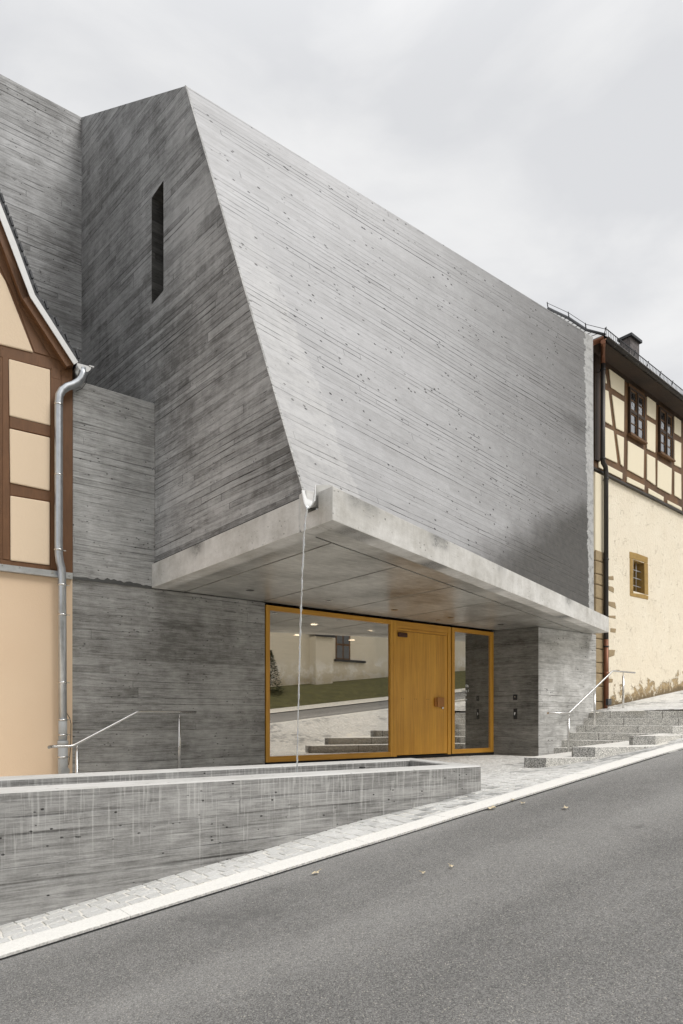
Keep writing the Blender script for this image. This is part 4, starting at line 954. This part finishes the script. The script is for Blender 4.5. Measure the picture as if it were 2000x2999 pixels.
for k in range(3):
    (a0, r0, h0), (a1, r1, h1) = prof[k], prof[k + 1]
    mb.face([os_(se + a0, zR + h0, OFF - r0), os_(S1, zR + h0, OFF - r0), os_(S1, zR + h1, OFF - r1), os_(se + a1, zR + h1, OFF - r1)])
    mb.face([os_(se + a0, zR + h0, OFF - 7.8 + r0), os_(S1, zR + h0, OFF - 7.8 + r0), os_(S1, zR + h1, OFF - 7.8 + r1), os_(se + a1, zR + h1, OFF - 7.8 + r1)][::-1])
mb.face([os_(se + 1, zR + 1.98, OFF - 2.12), os_(S1, zR + 1.98, OFF - 2.12), os_(S1, zR + 1.98, OFF - 5.68), os_(se + 1, zR + 1.98, OFF - 5.68)])
mb.build('roof', M['slate'], old)
mb = MB(); mb.tube([os_(se + a, zR + h + .01, OFF - r) for a, r, h in prof], .035, 6)
mb.build('hip_ridge', M['slate'], old)
mb = MB(); mb.tube([os_(se + a - .05, zR + h + .12, OFF - r + .02) for a, r, h in prof], .007, 5); mb.build('lightning_wire', M['black'], old)
mb = MB()
for k in range(3): a, r, h = prof[k + 1]; mb.tube([os_(se + a, zR + h, OFF - r), os_(se + a - .05, zR + h + .16, OFF - r)], .014, 5)
mb.each('wire_clip', M['black'], old)
# snow guard
mb = MB(); r0 = .22; hz = zR + .24
s_ = se + .45; k = 0
while s_ < S1:
    mb.bar(os_(s_, hz - .02, OFF - r0), os_(s_, hz + .20, OFF - r0), .009, .009, up=(0, 1, 0)); s_ += .09
for dz in (.0, .20): mb.bar(os_(se + .45, hz + dz, OFF - r0), os_(S1, hz + dz, OFF - r0), .016, .016)
for k in range(18): mb.bar(os_(se + .5 + .8 * k, hz - .06, OFF - r0 - .1), os_(se + .5 + .8 * k, hz + .24, OFF - r0 + .01), .016, .016, up=(1, 0, 0))
mb.build('snow_guard', M['black'], old)
# chimney
c0 = on(1822, 1040, (18, 12.2), OD); c1 = on(1868, 1040, (18, 12.2), OD); zt_ = on(1845, 988, (18, 12.2), OD).z - .32
mb = MB(); cw = (c1.x - c0.x) * .55; mb.prism([(c0.x, 12.2), (c0.x + cw, 12.24), (c0.x + cw, 12.60), (c0.x, 12.56)], 10.2, zt_); ch = mb.build('chimney', M['chimney'], old)
mb = MB(); mb.prism([(c0.x - .06, 12.12), (c0.x + cw + .06, 12.16), (c0.x + cw + .06, 12.68), (c0.x - .06, 12.64)], zt_, zt_ + .09); mb.build('cap', M['slate'], ch)
# downpipe
cd = lambda px, py, off=.17: op(px, py, off)
mb = MB(); mb.tube([cd(1766, 1000, .5), cd(1766, 1012, .42), cd(1765.5, 1030, .25), cd(1765.5, 1045), cd(1765.5, 1068)], .056, 14); d1 = mb.build('downpipe', M['coppernew'], old)
mb = MB(); mb.tube([cd(1765.5, 1066), cd(1765, 1340), cd(1766, 1355), cd(1773, 1367), cd(1774.5, 1382), cd(1775, 1875)], .058, 14); mb.build('upper_pipe', M['copperdark'], d1)
mb = MB(); mb.tube([cd(1775, 1873), cd(1775.5, 2085)], .060, 14); mb.tube([cd(1775.5, 1968), cd(1775.5, 1980)], .070, 14); mb.build('lower_pipe', M['coppernew'], d1)
mb = MB()
for y_ in (1085, 1345, 1405, 1640, 1895): q = cd(1765.5 if y_ < 1360 else 1775, y_); mb.tube([q, q + Vector((0, 0, .03))], .068, 14); mb.bar(q, q - on_ * .17, .012, .012)
mb.each('pipe_clamp', M['black'], d1)
# little hook on the wall
mb = MB(); q = op(1805, 1963, .02); mb.tube([q - on_ * .03, q + on_ * .06, q + on_ * .06 + Vector((.04, 0, 0))], .012, 6); mb.build('wall_hook', M['sandstone'], old)

# floodlight on the ground behind the pier
fl = thing('floodlight', (15.5, 9.12, gup(15.5, 9.1)), 'small black floodlight on the ground between concrete pier and copper downpipe', 'lamp')
q = Vector((15.49, 9.10, 1.12)); mb = MB(); mb.box(q + Vector((-.09, -.02, -.01)), q + Vector((.09, .04, .15))); h1 = mb.build('housing', M['black'], fl, bevel=.01)
mb = MB(); mb.box(q + Vector((-.075, -.024, .005)), q + Vector((.075, -.021, .135))); mb.build('lens', M['darkglass'], h1)
mb = MB(); mb.tube([q + Vector((0, .02, 0)), q + Vector((0, .03, -.12))], .012, 8); mb.tube([q + Vector((.02, .03, -.10)), q + Vector((.12, 0, -.05)), q + Vector((.16, 0, -.09))], .006, 6); mb.build('stake', M['steel'], fl)

# ------------------------------------------------------------------ across the street (seen in the glass)
ch_ = thing('church', (24, -8, 2.4), 'pale rendered church wall across the street, mirrored in the entrance glass', 'church')
mb = MB(); mb.box((-6, -20, -2), (17.9, -10, 11)); mb.box((17.9, -20, 0), (60, -8, 12)); mb.build('wall', M['church'], ch_)
mb = MB(); mb.box((20.5, -8.9, 1.2), (21.6, -7.45, 5.0)); bt = mb.build('buttress', M['church'], ch_)
mb = MB(); mb.solid([(20.4, -8, 5.45), (20.4, -7.3, 4.98), (20.4, -7.3, 5.06), (20.4, -8, 5.55)], (1.3, 0, 0)); mb.build('cap', M['slate'], bt)
mb = MB(); mb.box((22.2, -8.003, 3.95), (23.2, -7.985, 7.2)); wf = mb.build('window', M['oldtimber'], ch_)
mb = MB()
for i in range(2):
    for j in range(4): mb.box((22.28 + i * .46, -7.984, 4.02 + j * .78), (22.66 + i * .46, -7.98, 4.7 + j * .78))
mb.build('pane', M['darkglass'], wf)
mb = MB(); mb.box((22.1, -8.05, 3.84), (24.2, -7.85, 3.95)); mb.build('sill', M['slate'], wf)
mb = MB()
xs_ = list(np.arange(-20, 62, 2.0))
for a, b in zip(xs_[:-1], xs_[1:]):
    prof2 = [(-4.4, .02), (-5.2, .28), (-6.4, .75), (-8.1, 1.0), (-12, 1.2)]
    for (ya, za_), (yb, zb_) in zip(prof2[:-1], prof2[1:]):
        mb.face([(a, yb, zr(a) + zb_), (b, yb, zr(b) + zb_), (b, ya, zr(b) + za_), (a, ya, zr(a) + za_)], smooth=True)
tag(mb.build('grass_bank', M['grass'], merge=True), kind='structure')
mb = MB()
for a, b in zip(xs_[:-1], xs_[1:]): mb.face([(a, -4.5, zr(a) + .05), (b, -4.5, zr(b) + .05), (b, -1.5, zr(b) + .03), (a, -1.5, zr(a) + .03)])
tag(mb.build('far_pavement', M['mortar'], merge=True), kind='structure')
tr = thing('conifer', (17.2, -6.6, 2.1), 'small dark conifer beside the church, mirrored in the entrance glass', 'tree')
mb = MB(); mb.tube([(17.2, -6.6, 1.6), (17.2, -6.6, 3.8)], [.06, .015], 7); mb.build('trunk', M['bark'], tr)
mb = MB(); rt = random.Random(2)
for k in range(2600):
    t = rt.random(); r0 = .75 * (1 - t) ** .8 * math.sqrt(rt.random()) + .02; a = rt.uniform(0, 6.283); c_ = Vector((17.2 + r0 * math.cos(a), -6.6 + r0 * math.sin(a), 1.9 + 2.1 * t - r0 * .25))
    d = Vector((math.cos(a), math.sin(a), rt.uniform(-.3, .5))) * rt.uniform(.06, .13); w = Vector((-math.sin(a), math.cos(a), rt.uniform(-.5, .5))) * .03; mb.face([c_ - w, c_ + w, c_ + d])
mb.build('crown', M['foliage'], tr)

# ------------------------------------------------------------------ fallen leaves
def leaf(px, py, size, rot, lab, seed):
    r = ray(px, py); t = .9 / -r.z if r.z < 0 else 5
    for _ in range(60):
        x_ = r.x * t; t += (zr(x_) + .004 - (EYE + r.z * t)) / (r.z - .1395 * r.x) 
    c_ = Vector((r.x * t, r.y * t, zr(r.x * t) + .006)); rl = random.Random(seed)
    out_ = []; lobes = 5
    for i in range(20):
        a = 2 * math.pi * i / 20; rad = size * (.55 + .45 * abs(math.cos(lobes * a / 2)) ** 1.5) * rl.uniform(.85, 1.1); out_.append((a + rot, rad))
    mb = MB(); cc = c_ + Vector((0, 0, .012))
    pts = [c_ + Vector((rad * math.cos(a), rad * .75 * math.sin(a), .1395 * rad * math.cos(a) + .006 + size * .35 * abs(math.sin(a * 1.5 + seed)))) for a, rad in out_]
    for i in range(20): mb.face([cc, pts[i], pts[(i + 1) % 20]])
    st = c_ + Vector((size * 1.7 * math.cos(rot), size * 1.2 * math.sin(rot), .02 + .2 * size)); mb.bar(cc, st, .003, .003)
    tag(mb.build('fallen_leaf', M['leaf'], merge=True), lab, 'leaf', 'dry leaves on the asphalt')
leaf(1440, 2370, .050, .6, 'large dry lobed leaf on asphalt near the kerb, biggest of the leaves', 1)
leaf(1532, 2355, .026, 2.2, 'small dry leaf on asphalt just uphill of the large lobed leaf', 2)
leaf(1656, 2369, .034, 1.0, 'dry leaf farthest uphill on the asphalt', 3)
leaf(1503, 2345, .024, 3.0, 'tiny dry leaf touching the kerb edge uphill of the trough end', 4)
leaf(925, 2560, .032, .2, 'pale dry leaf farthest downhill on the asphalt', 5)
leaf(1322, 2541, .024, 1.7, 'round dry leaf in the middle of the asphalt', 6)
leaf(1240, 2560, .020, 2.6, 'thin curled leaf left of the round leaf on the asphalt', 7)
